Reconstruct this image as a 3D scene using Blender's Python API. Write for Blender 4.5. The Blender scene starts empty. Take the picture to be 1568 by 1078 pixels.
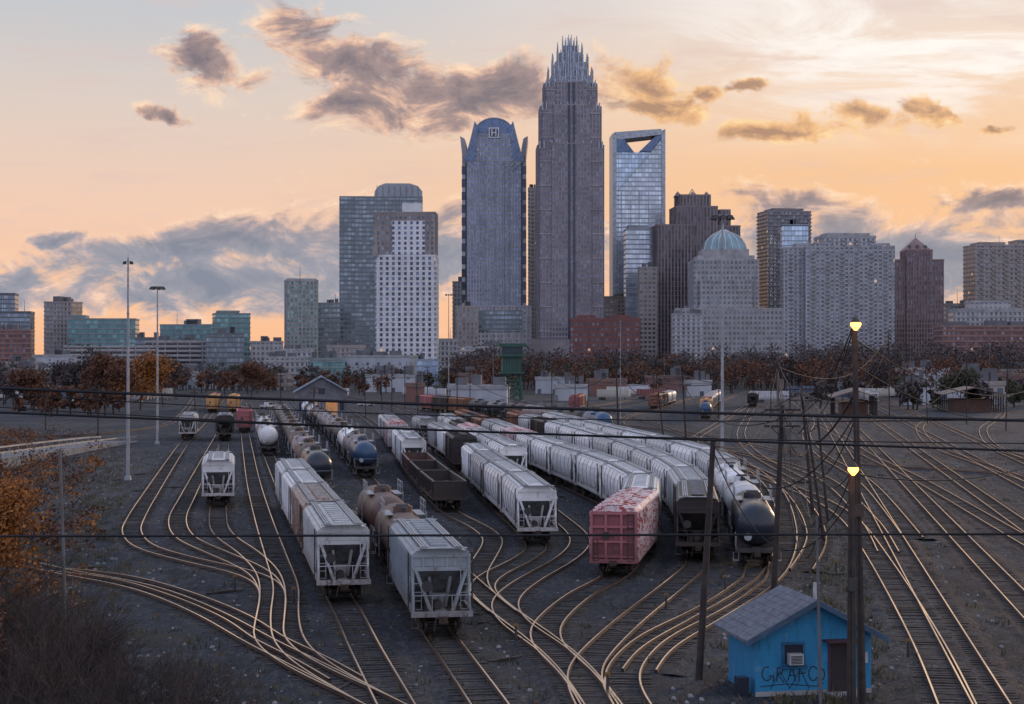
import bpy, math, random, bisect
from mathutils import Vector, Matrix
R = random.Random(11)
F=2600.0; H=14.0; HY=555.0; CX=784.0     # survey constants (focal px, eye height, horizon, centre)
def gp(px,py):
    Z=F*H/(py-HY); return ((px-CX)*Z/F, Z)
def X_(px,Z): return (px-CX)*Z/F
def Z_(py,Z): return H+(HY-py)*Z/F
def lin(r,g,b):
    def c(v):
        v/=255.0
        return v/12.92 if v<=0.04045 else ((v+0.055)/1.055)**2.4
    return (c(r),c(g),c(b),1)
scene=bpy.context.scene
col=scene.collection
# ------------------------------------------------------------------ node helpers
class NT:
    def __init__(s,nt): s.nt=nt
    def new(s,t,**k):
        n=s.nt.nodes.new(t)
        for a,b in k.items(): setattr(n,a,b)
        return n
    def set(s,inp,v):
        if isinstance(v,bpy.types.NodeSocket): s.nt.links.new(v,inp)
        else: inp.default_value=v
    def m(s,op,a,b=None,c=None,clamp=False):
        n=s.new('ShaderNodeMath',operation=op); n.use_clamp=clamp
        s.set(n.inputs[0],a)
        if b is not None: s.set(n.inputs[1],b)
        if c is not None: s.set(n.inputs[2],c)
        return n.outputs[0]
    def mix(s,f,a,b,blend='MIX'):
        n=s.new('ShaderNodeMix',data_type='RGBA',blend_type=blend)
        s.set(n.inputs[0],f); s.set(n.inputs[6],a); s.set(n.inputs[7],b)
        return n.outputs[2]
    def noise(s,vec,scale,detail=4,rough=0.55,dist=0.0,col=False):
        n=s.new('ShaderNodeTexNoise'); 
        if vec is not None: s.nt.links.new(vec,n.inputs['Vector'])
        n.inputs['Scale'].default_value=scale; n.inputs['Detail'].default_value=detail
        n.inputs['Roughness'].default_value=rough; n.inputs['Distortion'].default_value=dist
        return n.outputs['Color' if col else 'Fac']
    def ss(s,v,a,b,lo=0.0,hi=1.0):
        n=s.new('ShaderNodeMapRange',interpolation_type='SMOOTHSTEP')
        s.set(n.inputs[0],v)
        n.inputs[1].default_value=a; n.inputs[2].default_value=b
        n.inputs[3].default_value=lo; n.inputs[4].default_value=hi
        return n.outputs[0]
    def ramp(s,f,stops):
        n=s.new('ShaderNodeValToRGB'); e=n.color_ramp.elements
        e[0].position=stops[0][0]; e[0].color=stops[0][1]
        e[1].position=stops[-1][0]; e[1].color=stops[-1][1]
        for p,c in stops[1:-1]:
            x=e.new(p); x.color=c
        s.set(n.inputs[0],f); return n.outputs[0]
    def mapping(s,vec,loc=(0,0,0),rot=(0,0,0),scale=(1,1,1),vt='POINT'):
        n=s.new('ShaderNodeMapping',vector_type=vt)
        s.nt.links.new(vec,n.inputs[0]); n.inputs[1].default_value=loc
        n.inputs[2].default_value=rot; n.inputs[3].default_value=scale
        return n.outputs[0]
def newmat(name):
    m=bpy.data.materials.new(name); m.use_nodes=True
    nt=NT(m.node_tree); b=m.node_tree.nodes['Principled BSDF']
    return m,nt,b
def c4(c): return (c[0],c[1],c[2],1)
def simple(name,c,rough=0.7,metal=0.0,nscale=1.5,amt=0.35,c2=None,bump=0.0,emis=None,estr=0):
    m,n,b=newmat(name)
    tc=n.new('ShaderNodeTexCoord').outputs['Object']
    nz=n.noise(tc,nscale,5,0.6)
    c2=c2 or tuple(x*(1-amt) for x in c[:3])
    f=n.ss(nz,0.35,0.68)
    n.set(b.inputs['Base Color'],n.mix(f,c4(c),c4(c2)))
    b.inputs['Roughness'].default_value=rough; b.inputs['Metallic'].default_value=metal
    if bump:
        bp=n.new('ShaderNodeBump'); bp.inputs['Strength'].default_value=bump; bp.inputs['Distance'].default_value=0.05
        n.set(bp.inputs['Height'],n.noise(tc,nscale*6,4)); n.set(b.inputs['Normal'],bp.outputs[0])
    if emis: 
        b.inputs['Emission Color'].default_value=c4(emis); b.inputs['Emission Strength'].default_value=estr
    return m
def carpaint(name,c,rust=0.35,c_rust=(0.12,0.055,0.03),rough=0.5,graf=None,zlo=1.4):
    m,n,b=newmat(name)
    tcn=n.new('ShaderNodeTexCoord'); tc=tcn.outputs['Object']
    oi=n.new('ShaderNodeObjectInfo')
    off=n.new('ShaderNodeVectorMath',operation='ADD'); n.nt.links.new(tc,off.inputs[0])
    sc=n.new('ShaderNodeVectorMath',operation='SCALE'); sc.inputs[0].default_value=(37,91,13); n.nt.links.new(oi.outputs['Random'],sc.inputs[3])
    n.nt.links.new(sc.outputs[0],off.inputs[1]); v=off.outputs[0]
    streak=n.noise(n.mapping(v,scale=(2.5,2.5,0.35)),1.3,6,0.65)
    patch=n.noise(v,0.45,4,0.6)
    spots=n.noise(v,5.0,5,0.7)
    s=n.m('ADD',n.m('MULTIPLY',streak,0.6),n.m('MULTIPLY',spots,0.4))
    f=n.m('MULTIPLY',n.ss(s,0.62-0.3*rust,0.80-0.25*rust),0.85)
    bright=n.m('MULTIPLY_ADD',oi.outputs['Random'],0.4,0.75)
    bright=n.m('MULTIPLY',bright,n.m('MULTIPLY_ADD',patch,0.8,0.60))
    cc=n.new('ShaderNodeVectorMath',operation='SCALE'); cc.inputs[0].default_value=c[:3]; n.nt.links.new(bright,cc.inputs[3])
    base=cc.outputs[0]
    if graf:
        g=n.noise(n.mapping(v,scale=(0.6,0.6,1.1)),1.6,2,0.5,1.5)
        gf=n.m('MULTIPLY',n.ss(g,0.50,0.53),n.m('SUBTRACT',1.0,n.ss(g,0.60,0.62)))
        base=n.mix(gf,base,c4(graf))
    sep=n.new('ShaderNodeSeparateXYZ'); n.nt.links.new(tc,sep.inputs[0])
    low=n.ss(sep.outputs[2],2.6,0.8)
    f=n.m('ADD',f,n.m('MULTIPLY',low,n.m('MULTIPLY',spots,0.9)),clamp=True)
    n.set(b.inputs['Base Color'],n.mix(f,base,c4(c_rust)))
    b.inputs['Roughness'].default_value=rough
    return m
def facade(name,wall,glass,bw=3.0,fh=4.0,wf=0.6,hf=0.6,metal=0.5,lit=0.0,gvar=0.6,wrough=0.7,grough=0.18):
    m,n,b=newmat(name)
    t=n.new('ShaderNodeTexCoord')
    sp=n.new('ShaderNodeSeparateXYZ'); n.nt.links.new(t.outputs['Object'],sp.inputs[0])
    sn=n.new('ShaderNodeSeparateXYZ'); n.nt.links.new(t.outputs['Normal'],sn.inputs[0])
    side=n.m('GREATER_THAN',n.m('ABSOLUTE',sn.outputs[0]),0.6)
    notup=n.m('LESS_THAN',n.m('ABSOLUTE',sn.outputs[2]),0.6)
    u=n.m('ADD',n.m('MULTIPLY',sp.outputs[1],side),n.m('MULTIPLY',sp.outputs[0],n.m('SUBTRACT',1.0,side)))
    uu=n.m('DIVIDE',n.m('ADD',u,bw*200),bw); vv=n.m('DIVIDE',sp.outputs[2],fh)
    mu=n.m('LESS_THAN',n.m('FRACT',uu),wf); mv=n.m('LESS_THAN',n.m('FRACT',vv),hf)
    mask=n.m('MULTIPLY',n.m('MULTIPLY',mu,mv),notup)
    cb=n.new('ShaderNodeCombineXYZ'); n.set(cb.inputs[0],n.m('FLOOR',uu)); n.set(cb.inputs[1],n.m('FLOOR',vv)); n.set(cb.inputs[2],side)
    wn=n.new('ShaderNodeTexWhiteNoise'); n.nt.links.new(cb.outputs[0],wn.inputs['Vector'])
    rnd=wn.outputs['Value']
    big=n.noise(t.outputs['Object'],0.035,3,0.5)
    gv=n.m('MULTIPLY',n.m('MULTIPLY_ADD',n.m('POWER',rnd,2.0),gvar*2,1.0-gvar*0.5),n.m('MULTIPLY_ADD',big,1.2,0.4))
    g=n.new('ShaderNodeVectorMath',operation='SCALE'); g.inputs[0].default_value=glass[:3]; n.nt.links.new(gv,g.inputs[3])
    w=n.new('ShaderNodeVectorMath',operation='SCALE'); w.inputs[0].default_value=wall[:3]
    wz=n.noise(n.mapping(t.outputs['Object'],scale=(1,1,0.3)),0.25,5,0.6)
    n.nt.links.new(n.m('MULTIPLY_ADD',wz,0.7,0.65),w.inputs[3])
    n.set(b.inputs['Base Color'],n.mix(mask,w.outputs[0],g.outputs[0]))
    n.set(b.inputs['Roughness'],n.m('MULTIPLY_ADD',mask,grough-wrough,wrough))
    n.set(b.inputs['Metallic'],n.m('MULTIPLY',mask,metal))
    if lit>0:
        l=n.m('MULTIPLY',n.m('GREATER_THAN',rnd,1.0-lit),mask)
        b.inputs['Emission Color'].default_value=(1.0,0.62,0.3,1)
        n.set(b.inputs['Emission Strength'],n.m('MULTIPLY',l,0.45))
    m['grid']=(bw,fh,wf,hf)
    return m
# ------------------------------------------------------------------ mesh builder
class MB:
    def __init__(s): s.v=[];s.f=[];s.m=[];s.s=[]
    def add(s,vs,fs,mat=0,sm=False):
        o=len(s.v); s.v.extend(vs)
        for f in fs: s.f.append([i+o for i in f]); s.m.append(mat); s.s.append(sm)
    def box(s,x0,x1,y0,y1,z0,z1,mat=0):
        s.add([(x0,y0,z0),(x1,y0,z0),(x1,y1,z0),(x0,y1,z0),(x0,y0,z1),(x1,y0,z1),(x1,y1,z1),(x0,y1,z1)],
          [(0,3,2,1),(4,5,6,7),(0,1,5,4),(1,2,6,5),(2,3,7,6),(3,0,4,7)],mat)
    def sbox(s,sg,a,b,sy,c,d,z0,z1,mat=0):
        x0,x1=sorted((sg*a,sg*b)) ; y0,y1=sorted((sy*c,sy*d)); s.box(x0,x1,y0,y1,z0,z1,mat)
    def prism_y(s,poly,y0,y1,mat=0):
        n=len(poly)
        vs=[(x,y0,z) for x,z in poly]+[(x,y1,z) for x,z in poly]
        fs=[tuple(range(n)),tuple(range(2*n-1,n-1,-1))]+[(i,i+n,(i+1)%n+n,(i+1)%n) for i in range(n)]
        s.add(vs,fs,mat)
    def frustum(s,x0,x1,y0,y1,z0,a0,a1,b0,b1,z1,mat=0):
        s.add([(x0,y0,z0),(x1,y0,z0),(x1,y1,z0),(x0,y1,z0),(a0,b0,z1),(a1,b0,z1),(a1,b1,z1),(a0,b1,z1)],
          [(0,3,2,1),(4,5,6,7),(0,1,5,4),(1,2,6,5),(2,3,7,6),(3,0,4,7)],mat)
    def tube(s,p0,p1,r0,r1=None,n=8,mat=0,caps=True,sm=True):
        r1=r0 if r1 is None else r1
        p0=Vector(p0);p1=Vector(p1); d=(p1-p0)
        if d.length<1e-6: return
        d.normalize(); a=d.orthogonal().normalized(); b=d.cross(a)
        vs=[]
        for p,r in((p0,r0),(p1,r1)):
            for i in range(n):
                t=2*math.pi*i/n; vs.append(tuple(p+a*(r*math.cos(t))+b*(r*math.sin(t))))
        s.add(vs,[(i,(i+1)%n,(i+1)%n+n,i+n) for i in range(n)],mat,sm)
        if caps: 
            s.add(vs,[tuple(range(n-1,-1,-1)),tuple(range(n,2*n))],mat,False)
    def beam(s,p0,p1,w,h,mat=0):
        p0=Vector(p0);p1=Vector(p1); d=(p1-p0).normalized()
        up=Vector((0,0,1)) if abs(d.z)<0.95 else Vector((0,1,0))
        a=d.cross(up).normalized(); b=a.cross(d)
        vs=[]
        for p in(p0,p1):
            for i,j in((-1,-1),(1,-1),(1,1),(-1,1)): vs.append(tuple(p+a*(w/2*i)+b*(h/2*j)))
        s.add(vs,[(0,3,2,1),(4,5,6,7),(0,1,5,4),(1,2,6,5),(2,3,7,6),(3,0,4,7)],mat)
    def loft(s,secs,mat=0,sm=False,caps=True):
        n=len(secs[0]); vs=[p for q in secs for p in q]; fs=[]
        for k in range(len(secs)-1):
            for i in range(n): fs.append((k*n+i,k*n+(i+1)%n,(k+1)*n+(i+1)%n,(k+1)*n+i))
        s.add(vs,fs,mat,sm)
        if caps: s.add(vs,[tuple(range(n-1,-1,-1)),tuple(range((len(secs)-1)*n,len(secs)*n))],mat)
    def path(s,pts,r,n=4,mat=0):
        for a,b in zip(pts[:-1],pts[1:]): s.tube(a,b,r,r,n,mat,False)
    def mesh(s,name,mats):
        me=bpy.data.meshes.new(name); me.from_pydata(s.v,[],s.f)
        for m in mats: me.materials.append(m)
        me.polygons.foreach_set('material_index',s.m); me.polygons.foreach_set('use_smooth',s.s)
        me.update(); return me
    def obj(s,name,mats,loc=(0,0,0),rot=0,parent=None):
        return inst(name,s.mesh(name,mats),loc,rot,parent)
def inst(name,me,loc=(0,0,0),rot=0,parent=None):
    o=bpy.data.objects.new(name,me); col.objects.link(o)
    o.location=loc; o.rotation_euler=(0,0,rot)
    if parent: o.parent=parent
    return o
# ------------------------------------------------------------------ world
def build_world():
    w=bpy.data.worlds.new("World"); scene.world=w; w.use_nodes=True
    n=NT(w.node_tree); bg=w.node_tree.nodes['Background']
    g=n.new('ShaderNodeTexCoord').outputs['Generated']
    sp=n.new('ShaderNodeSeparateXYZ'); n.nt.links.new(g,sp.inputs[0])
    x,y,z=sp.outputs
    yy=n.m('MAXIMUM',y,0.06)
    u=n.m('DIVIDE',x,yy); v=n.m('DIVIDE',z,yy)
    cb=n.new('ShaderNodeCombineXYZ'); n.set(cb.inputs[0],u); n.set(cb.inputs[1],v); p=cb.outputs[0]
    zen=(0.42,0.52,0.84,1)
    zl=n.m('MAXIMUM',z,0.0)
    L=n.ramp(zl,[(0,lin(252,186,138)),(0.035,lin(250,198,160)),(0.09,lin(242,204,180)),(0.15,lin(222,206,196)),(0.21,lin(194,199,206)),(0.45,(0.46,0.54,0.72,1)),(1,zen)])
    Rr=n.ramp(zl,[(0,lin(246,192,158)),(0.05,lin(248,194,152)),(0.11,lin(247,198,152)),(0.155,lin(243,210,182)),(0.21,lin(236,222,214)),(0.45,(0.50,0.56,0.72,1)),(1,zen)])
    fr=n.mix(n.ss(u,-0.22,0.22),L,Rr)
    back=n.ramp(zl,[(0,(0.76,0.75,0.98,1)),(0.25,(0.72,0.78,1.10,1)),(1,zen)])
    base=n.mix(n.ss(y,-0.3,0.55),back,fr)
    # clouds
    nA=n.noise(n.mapping(p,scale=(1,1.8,1)),24,8,0.64,0.5)
    nB=n.noise(n.mapping(p,loc=(0.004,0.010,0),scale=(1,1.8,1)),24,5,0.64,0.5)
    wc=n.noise(p,26,4,0.6,0,True)
    wv=n.new('ShaderNodeVectorMath',operation='MULTIPLY_ADD'); n.nt.links.new(wc,wv.inputs[0])
    wv.inputs[1].default_value=(0.050,0.024,0); wv.inputs[2].default_value=(-0.025,-0.012,0)
    pw=n.new('ShaderNodeVectorMath',operation='ADD'); n.nt.links.new(p,pw.inputs[0]); n.nt.links.new(wv.outputs[0],pw.inputs[1]); pw=pw.outputs[0]
    blobs=[(430,25,100,40,-35),(520,85,110,42,-18),(640,138,175,58,-3),(770,145,100,46,0),(540,155,90,26,0),
     (322,98,72,36,-10),(255,174,36,13,-20),(965,120,72,46,-15),(985,160,90,20,0),
     (1190,203,100,15,4),(1240,190,36,22,0),(1315,178,58,20,-8),(1430,180,56,16,-15),(1515,200,34,12,0),(1150,134,26,11,0),(1092,144,40,11,0),
     (95,372,40,14,0),(200,388,115,28,4),(400,370,200,46,6),(300,430,300,50,0),(580,390,190,84,0),(40,440,100,28,0),
     (1225,304,80,18,0),(1360,388,350,78,0),(1535,308,95,18,8)]
    cur=None
    for cx,cy,rx,ry,ro in blobs:
        mp=n.mapping(pw,loc=((cx-CX)/F,(HY-cy)/F,0),rot=(0,0,math.radians(ro)),scale=(rx*1.22/F,ry*1.22/F,1),vt='TEXTURE')
        le=n.new('ShaderNodeVectorMath',operation='LENGTH'); n.nt.links.new(mp,le.inputs[0]); le=le.outputs['Value']
        cur=le if cur is None else n.m('MINIMUM',cur,le)
    cur=n.m('MINIMUM',cur,2.5)
    d=n.m('ADD',n.m('MULTIPLY',n.m('SUBTRACT',1.08,cur),0.72),n.m('MULTIPLY',n.m('SUBTRACT',nA,0.5),2.3))
    al=n.ss(d,-0.04,0.42)
    al=n.m('MULTIPLY',al,n.ss(y,0.2,0.5))
    lit=n.m('MULTIPLY',n.m('SUBTRACT',nA,nB),2.6)
    dd=n.m('SUBTRACT',d,lit)
    hi=n.ramp(dd,[(0,lin(255,222,190)),(0.2,lin(230,188,164)),(0.45,lin(166,143,141)),(0.85,lin(124,114,122))])
    lo=n.ramp(dd,[(0,lin(248,210,186)),(0.15,lin(204,182,178)),(0.4,lin(152,156,170)),(0.85,lin(124,136,156))])
    gold=n.ramp(dd,[(0,lin(255,218,165)),(0.3,lin(238,186,134)),(0.7,lin(176,138,114))])
    cc=n.mix(n.ss(v,0.06,0.11),lo,hi)
    cc=n.mix(n.m('MULTIPLY',n.ss(u,0.04,0.08),n.ss(v,0.11,0.13)),cc,gold)
    wn=n.noise(n.mapping(p,rot=(0,0,math.radians(28)),scale=(1,4.0,1)),8,7,0.62,0.9)
    wm=n.m('MULTIPLY',n.m('MULTIPLY',n.ss(wn,0.40,0.62),n.ss(u,0.04,0.20)),n.ss(v,0.115,0.18))
    base=n.mix(n.m('MULTIPLY',wm,0.95),base,lin(255,249,243))
    wn2=n.noise(n.mapping(p,rot=(0,0,math.radians(-8)),scale=(1,6,1)),12,6,0.6,0.4)
    base=n.mix(n.m('MULTIPLY',n.ss(wn2,0.5,0.75),0.4),base,lin(222,194,188))
    skyc=n.mix(n.m('MULTIPLY',al,0.95),base,cc)
    sk=n.new('ShaderNodeTexSky',sky_type='NISHITA'); sk.sun_disc=False
    sk.sun_elevation=math.radians(9); sk.sun_rotation=math.radians(28); sk.dust_density=1.0
    s2=n.new('ShaderNodeVectorMath',operation='SCALE'); n.nt.links.new(sk.outputs[0],s2.inputs[0]); s2.inputs[3].default_value=0.0015
    a2=n.new('ShaderNodeVectorMath',operation='ADD'); n.nt.links.new(skyc,a2.inputs[0]); n.nt.links.new(s2.outputs[0],a2.inputs[1])
    n.set(bg.inputs[0],a2.outputs[0]); bg.inputs[1].default_value=1.0
build_world()
sd=bpy.data.lights.new('sun','SUN'); sd.energy=0.8; sd.angle=math.radians(4); sd.color=(1,0.66,0.40)
so=bpy.data.objects.new('sun',sd); col.objects.link(so)
az,el=math.radians(28),math.radians(9)
sv=Vector((math.sin(az)*math.cos(el),math.cos(az)*math.cos(el),math.sin(el)))
so.rotation_euler=sv.to_track_quat('Z','Y').to_euler()
# ------------------------------------------------------------------ camera
cd=bpy.data.cameras.new('camera'); cd.lens=36*F/1568; cd.sensor_width=36; cd.clip_end=30000; cd.clip_start=0.5
co=bpy.data.objects.new('camera',cd); col.objects.link(co); co.location=(0,0,H)
co.rotation_euler=(math.pi/2+math.atan(16/F),0,0); scene.camera=co
scene.view_settings.view_transform='Standard'; scene.view_settings.look='None'; scene.view_settings.exposure=0
# ------------------------------------------------------------------ ground
def ground():
    m,n,b=newmat('yard_ground')
    tc=n.new('ShaderNodeTexCoord').outputs['Object']
    sp=n.new('ShaderNodeSeparateXYZ'); n.nt.links.new(tc,sp.inputs[0])
    p1=n.noise(tc,0.035,6,0.6,0.5); p2=n.noise(tc,0.28,8,0.75,0.4); p3=n.noise(n.mapping(tc,scale=(1.6,0.55,1)),1.2,7,0.85); p4=n.noise(tc,7,3,0.8)
    stretch=n.noise(n.mapping(tc,rot=(0,0,0.16),scale=(1,0.10,1)),0.45,7,0.7)
    c=n.mix(n.ss(p1,0.40,0.60),(0.024,0.032,0.044,1),(0.052,0.062,0.078,1))
    c=n.mix(n.m('MULTIPLY',n.ss(p2,0.50,0.64),0.75),c,(0.098,0.094,0.094,1))
    c=n.mix(n.m('MULTIPLY',n.ss(p2,0.46,0.34),0.6),c,(0.012,0.016,0.023,1))
    c=n.mix(n.m('MULTIPLY',n.ss(stretch,0.50,0.62),0.7),c,(0.011,0.014,0.019,1))
    c=n.mix(n.m('MULTIPLY',n.ss(p3,0.52,0.66),0.7),c,(0.16,0.17,0.185,1))
    c=n.mix(n.m('MULTIPLY',n.ss(p3,0.47,0.36),0.75),c,(0.006,0.008,0.012,1))
    c=n.mix(n.m('MULTIPLY',n.ss(p4,0.58,0.68),0.85),c,(0.27,0.27,0.27,1))
    gr=n.m('MULTIPLY',n.ss(p1,0.48,0.60),n.ss(n.noise(tc,0.13,5,0.7),0.50,0.60))
    c=n.mix(n.m('MULTIPLY',gr,0.65),c,(0.060,0.055,0.028,1))
    far=n.ss(sp.outputs[1],450,950)
    c=n.mix(far,c,n.mix(n.ss(p2,0.4,0.6),(0.03,0.029,0.026,1),(0.08,0.072,0.066,1)))
    n.set(b.inputs['Base Color'],c); b.inputs['Roughness'].default_value=0.9; b.inputs['Specular IOR Level'].default_value=0.25
    bp=n.new('ShaderNodeBump'); bp.inputs['Strength'].default_value=1.0; bp.inputs['Distance'].default_value=0.3
    n.set(bp.inputs['Height'],n.m('ADD',p3,n.m('MULTIPLY',p4,0.5))); n.set(b.inputs['Normal'],bp.outputs[0])
    mb=MB(); mb.add([(-9000,-400,0),(9000,-400,0),(9000,16000,0),(-9000,16000,0)],[(0,1,2,3)])
    mb.obj('ground',[m])
ground()
def ballast_mat(name,a,bc):
    m,n,b=newmat(name)
    tc=n.new('ShaderNodeTexCoord').outputs['Object']
    p2=n.noise(tc,0.5,6,0.7); p3=n.noise(n.mapping(tc,scale=(1.6,.6,1)),1.8,7,0.88); p4=n.noise(tc,0.08,4)
    c=n.mix(n.ss(p2,0.38,0.62),c4(a),c4(bc))
    c=n.mix(n.m('MULTIPLY',n.ss(p3,0.51,0.64),0.7),c,(0.17,0.175,0.185,1))
    c=n.mix(n.m('MULTIPLY',n.ss(p3,0.48,0.37),0.85),c,(0.008,0.009,0.013,1))
    c=n.mix(n.m('MULTIPLY',n.ss(p4,0.4,0.62),0.5),c,(0.018,0.023,0.032,1))
    n.set(b.inputs['Base Color'],c); b.inputs['Roughness'].default_value=0.92; b.inputs['Specular IOR Level'].default_value=0.25
    bp=n.new('ShaderNodeBump'); bp.inputs['Strength'].default_value=1.0; bp.inputs['Distance'].default_value=0.2
    n.set(bp.inputs['Height'],p3); n.set(b.inputs['Normal'],bp.outputs[0])
    return m
BAL=ballast_mat('ballast',(0.038,0.044,0.056),(0.068,0.068,0.074))
BALR=ballast_mat('ballast_brown',(0.095,0.066,0.052),(0.058,0.056,0.062))
TIE=simple('tie_wood',(0.020,0.017,0.017),0.95,nscale=1.2,c2=(0.065,0.055,0.05))
def railmat():
    m,n,b=newmat('rail_polished'); tc=n.new('ShaderNodeTexCoord').outputs['Object']
    nz=n.noise(tc,0.05,5,0.65)
    n.set(b.inputs['Base Color'],n.mix(n.ss(nz,0.35,0.65),(0.98,0.74,0.48,1),(0.50,0.36,0.26,1)))
    b.inputs['Metallic'].default_value=1; n.set(b.inputs['Roughness'],n.ss(nz,0.3,0.7,0.16,0.36)); return m
RTOP=railmat()
RSIDE=simple('rail_rust',(0.08,0.042,0.03),0.8,nscale=0.6)
def spline(pts,sub=14):
    out=[]
    P=[pts[0]]+list(pts)+[pts[-1]]
    for i in range(1,len(P)-2):
        p0,p1,p2,p3=P[i-1],P[i],P[i+1],P[i+2]
        for k in range(sub):
            t=k/sub
            out.append(tuple(0.5*(2*p1[j]+(p2[j]-p0[j])*t+(2*p0[j]-5*p1[j]+4*p2[j]-p3[j])*t*t+(3*p1[j]-p0[j]-3*p2[j]+p3[j])*t**3) for j in (0,1)))
    out.append(pts[-1]); return out
def resample(w,step):
    out=[w[0]]; acc=0
    for a,b in zip(w[:-1],w[1:]):
        L=math.hypot(b[0]-a[0],b[1]-a[1]); 
        if L<1e-9: continue
        t=step-acc
        while t<=L:
            out.append((a[0]+(b[0]-a[0])*t/L,a[1]+(b[1]-a[1])*t/L)); t+=step
        acc=(acc+L)%step
    return out
def smooth(w,it=3):
    for _ in range(it):
        w=[w[0]]+[((w[i-1][0]+2*w[i][0]+w[i+1][0])/4,(w[i-1][1]+2*w[i][1]+w[i+1][1])/4) for i in range(1,len(w)-1)]+[w[-1]]
    return w
TRK={}; tcount=[0]
def track(key,px=None,world=None,brown=False):
    w=[gp(*p) for p in spline(px)] if px else world
    w=smooth(resample(w,1.2),6)
    TRK[key]=w
    k=tcount[0]; tcount[0]+=1
    zb=0.05+k*0.004; zt=zb+0.035
    mb=MB(); N=len(w); tang=[]
    for i in range(N):
        a=w[max(0,i-1)];b=w[min(N-1,i+1)]; d=math.hypot(b[0]-a[0],b[1]-a[1]) or 1
        tang.append(((b[0]-a[0])/d,(b[1]-a[1])/d))
    def strip(offs,zs,mat,jit=0):
        vs=[]
        for i in range(N):
            nx,ny=-tang[i][1],tang[i][0]
            for o,z in zip(offs,zs):
                if jit and abs(o)>1.6: o=o*(1+R.uniform(-jit,jit))
                vs.append((w[i][0]+nx*o,w[i][1]+ny*o,z))
        m=len(offs); fs=[(i*m+j,i*m+j+1,(i+1)*m+j+1,(i+1)*m+j) for i in range(N-1) for j in range(m-1)]
        mb.add(vs,fs,mat)
    strip([-2.1,-1.5,1.5,2.1],[-0.02,zb,zb,-0.02],0,0.12)
    zr0=0.14; zr=0.29+k*0.0007
    for s in(-0.7525,0.7525):
        strip([s-0.038,s+0.038],[zr,zr],1)
        strip([s-0.07,s-0.04],[zr0,zr-0.006],2); strip([s+0.04,s+0.07],[zr-0.006,zr0],2)
    ties=resample(w,0.60)
    nt=len(ties)
    for i in range(1,nt-1):
        x,y=ties[i]
        if y>260 or R.random()<0.05: continue
        a=ties[i-1];b=ties[i+1]; d=math.hypot(b[0]-a[0],b[1]-a[1]) or 1
        tx,ty=(b[0]-a[0])/d,(b[1]-a[1])/d; j=R.uniform(-0.04,0.04); tx,ty=tx-ty*j,ty+tx*j
        nx,ny=-ty,tx; hl=1.28+R.uniform(-0.14,0.08); hw=0.115
        vs=[]
        zz=zt+R.uniform(-0.035,0.015)
        for z in(0.0,zz):
            for sa,sb in((-1,-1),(1,-1),(1,1),(-1,1)): vs.append((x+nx*hl*sa+tx*hw*sb,y+ny*hl*sa+ty*hw*sb,z))
        mb.add(vs,[(4,5,6,7),(0,1,5,4),(1,2,6,5),(2,3,7,6),(3,0,4,7)],3)
    mb.obj('railroad_track',[BALR if brown else BAL,RTOP,RSIDE,TIE])
track('A',[(345,606),(318,640),(283,680),(238,748),(207,800),(203,822),(225,843),(290,862),(360,878),(402,893),(418,915),(413,960),(412,985),(440,1012),(500,1045),(560,1072),(640,1115)])
track('B',[(372,606),(352,640),(328,685),(287,765),(272,800),(285,828),(335,852),(380,872),(406,890),(418,915)])
track('C',[(356,622),(345,670),(338,740),(334,800),(345,825),(382,852),(410,882),(418,915),(413,960)])
track('D',[(366,622),(375,665),(388,740),(404,800),(424,860),(438,905),(436,950),(444,990),(480,1025),(560,1072)])
track('E',[(-60,850),(40,868),(100,882),(180,896),(250,915),(330,950),(400,990),(470,1025),(560,1072),(640,1115)])
track('E2',[(90,878),(190,890),(290,920),(370,955),(412,985),(470,1012),(540,1052)])
track('F',[(380,618),(395,650),(412,700),(450,785),(480,840),(527,930),(560,1000),(605,1085),(640,1150)])
track('G',[(405,610),(430,647),(455,700),(490,757),(545,800),(590,845),(635,915),(672,975),(745,1080),(790,1150)])
track('I',[(445,612),(475,645),(510,676),(562,735),(620,800),(680,860),(722,900),(765,938),(830,985),(880,1030),(925,1090),(960,1150)])
track('J',[(500,612),(560,642),(595,676),(640,737),(690,787),(735,812),(755,832),(742,860),(728,885),(735,912),(775,947)])
track('K',[(560,625),(600,645),(645,678),(698,712),(753,769),(820,835),(800,862),(755,885),(737,905),(757,930),(830,985)])
track('K1',[(590,622),(650,650),(720,700),(800,755),(860,800),(888,830),(870,858),(800,900),(772,930),(790,962),(850,1005),(900,1060),(930,1110)])
track('L',[(600,615),(640,635),(690,657),(760,690),(845,735),(930,775),(983,815),(970,855),(940,888),(890,915),(848,950),(833,975),(845,1003),(885,1040),(925,1090)])
track('M5',[(640,618),(715,645),(800,672),(888,705),(985,750),(1050,800),(1068,862),(1040,895),(960,960),(905,1015),(893,1045),(905,1080),(930,1120)])
track('M6',[(660,612),(740,638),(820,662),(950,705),(1050,740),(1110,775),(1158,872),(1130,910),(1075,945),(1005,980),(968,1012),(950,1045),(965,1085),(990,1120)])
track('M7',[(900,622),(1000,650),(1100,690),(1180,745),(1205,810),(1195,865),(1160,905),(1080,955),(1005,1000),(975,1040)])
track('N5',[(520,606),(640,628),(780,645),(930,668),(1090,700),(1200,745),(1250,820),(1225,880)])
def sl(a,y0=45,y1=1300,k=0.165): return [(a+k*y,y) for y in range(y0,y1,6)]
track('R1',world=sl(8),brown=True); track('R2',world=sl(13.2),brown=True); track('R3',world=sl(19.5),brown=True)
track('R4',world=sl(26,60)); track('R45',world=sl(31,60,700,0.17),brown=True)
track('R5',[(1200,590),(1330,618),(1415,640),(1408,658),(1430,685),(1500,712),(1600,748)],brown=True)
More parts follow.
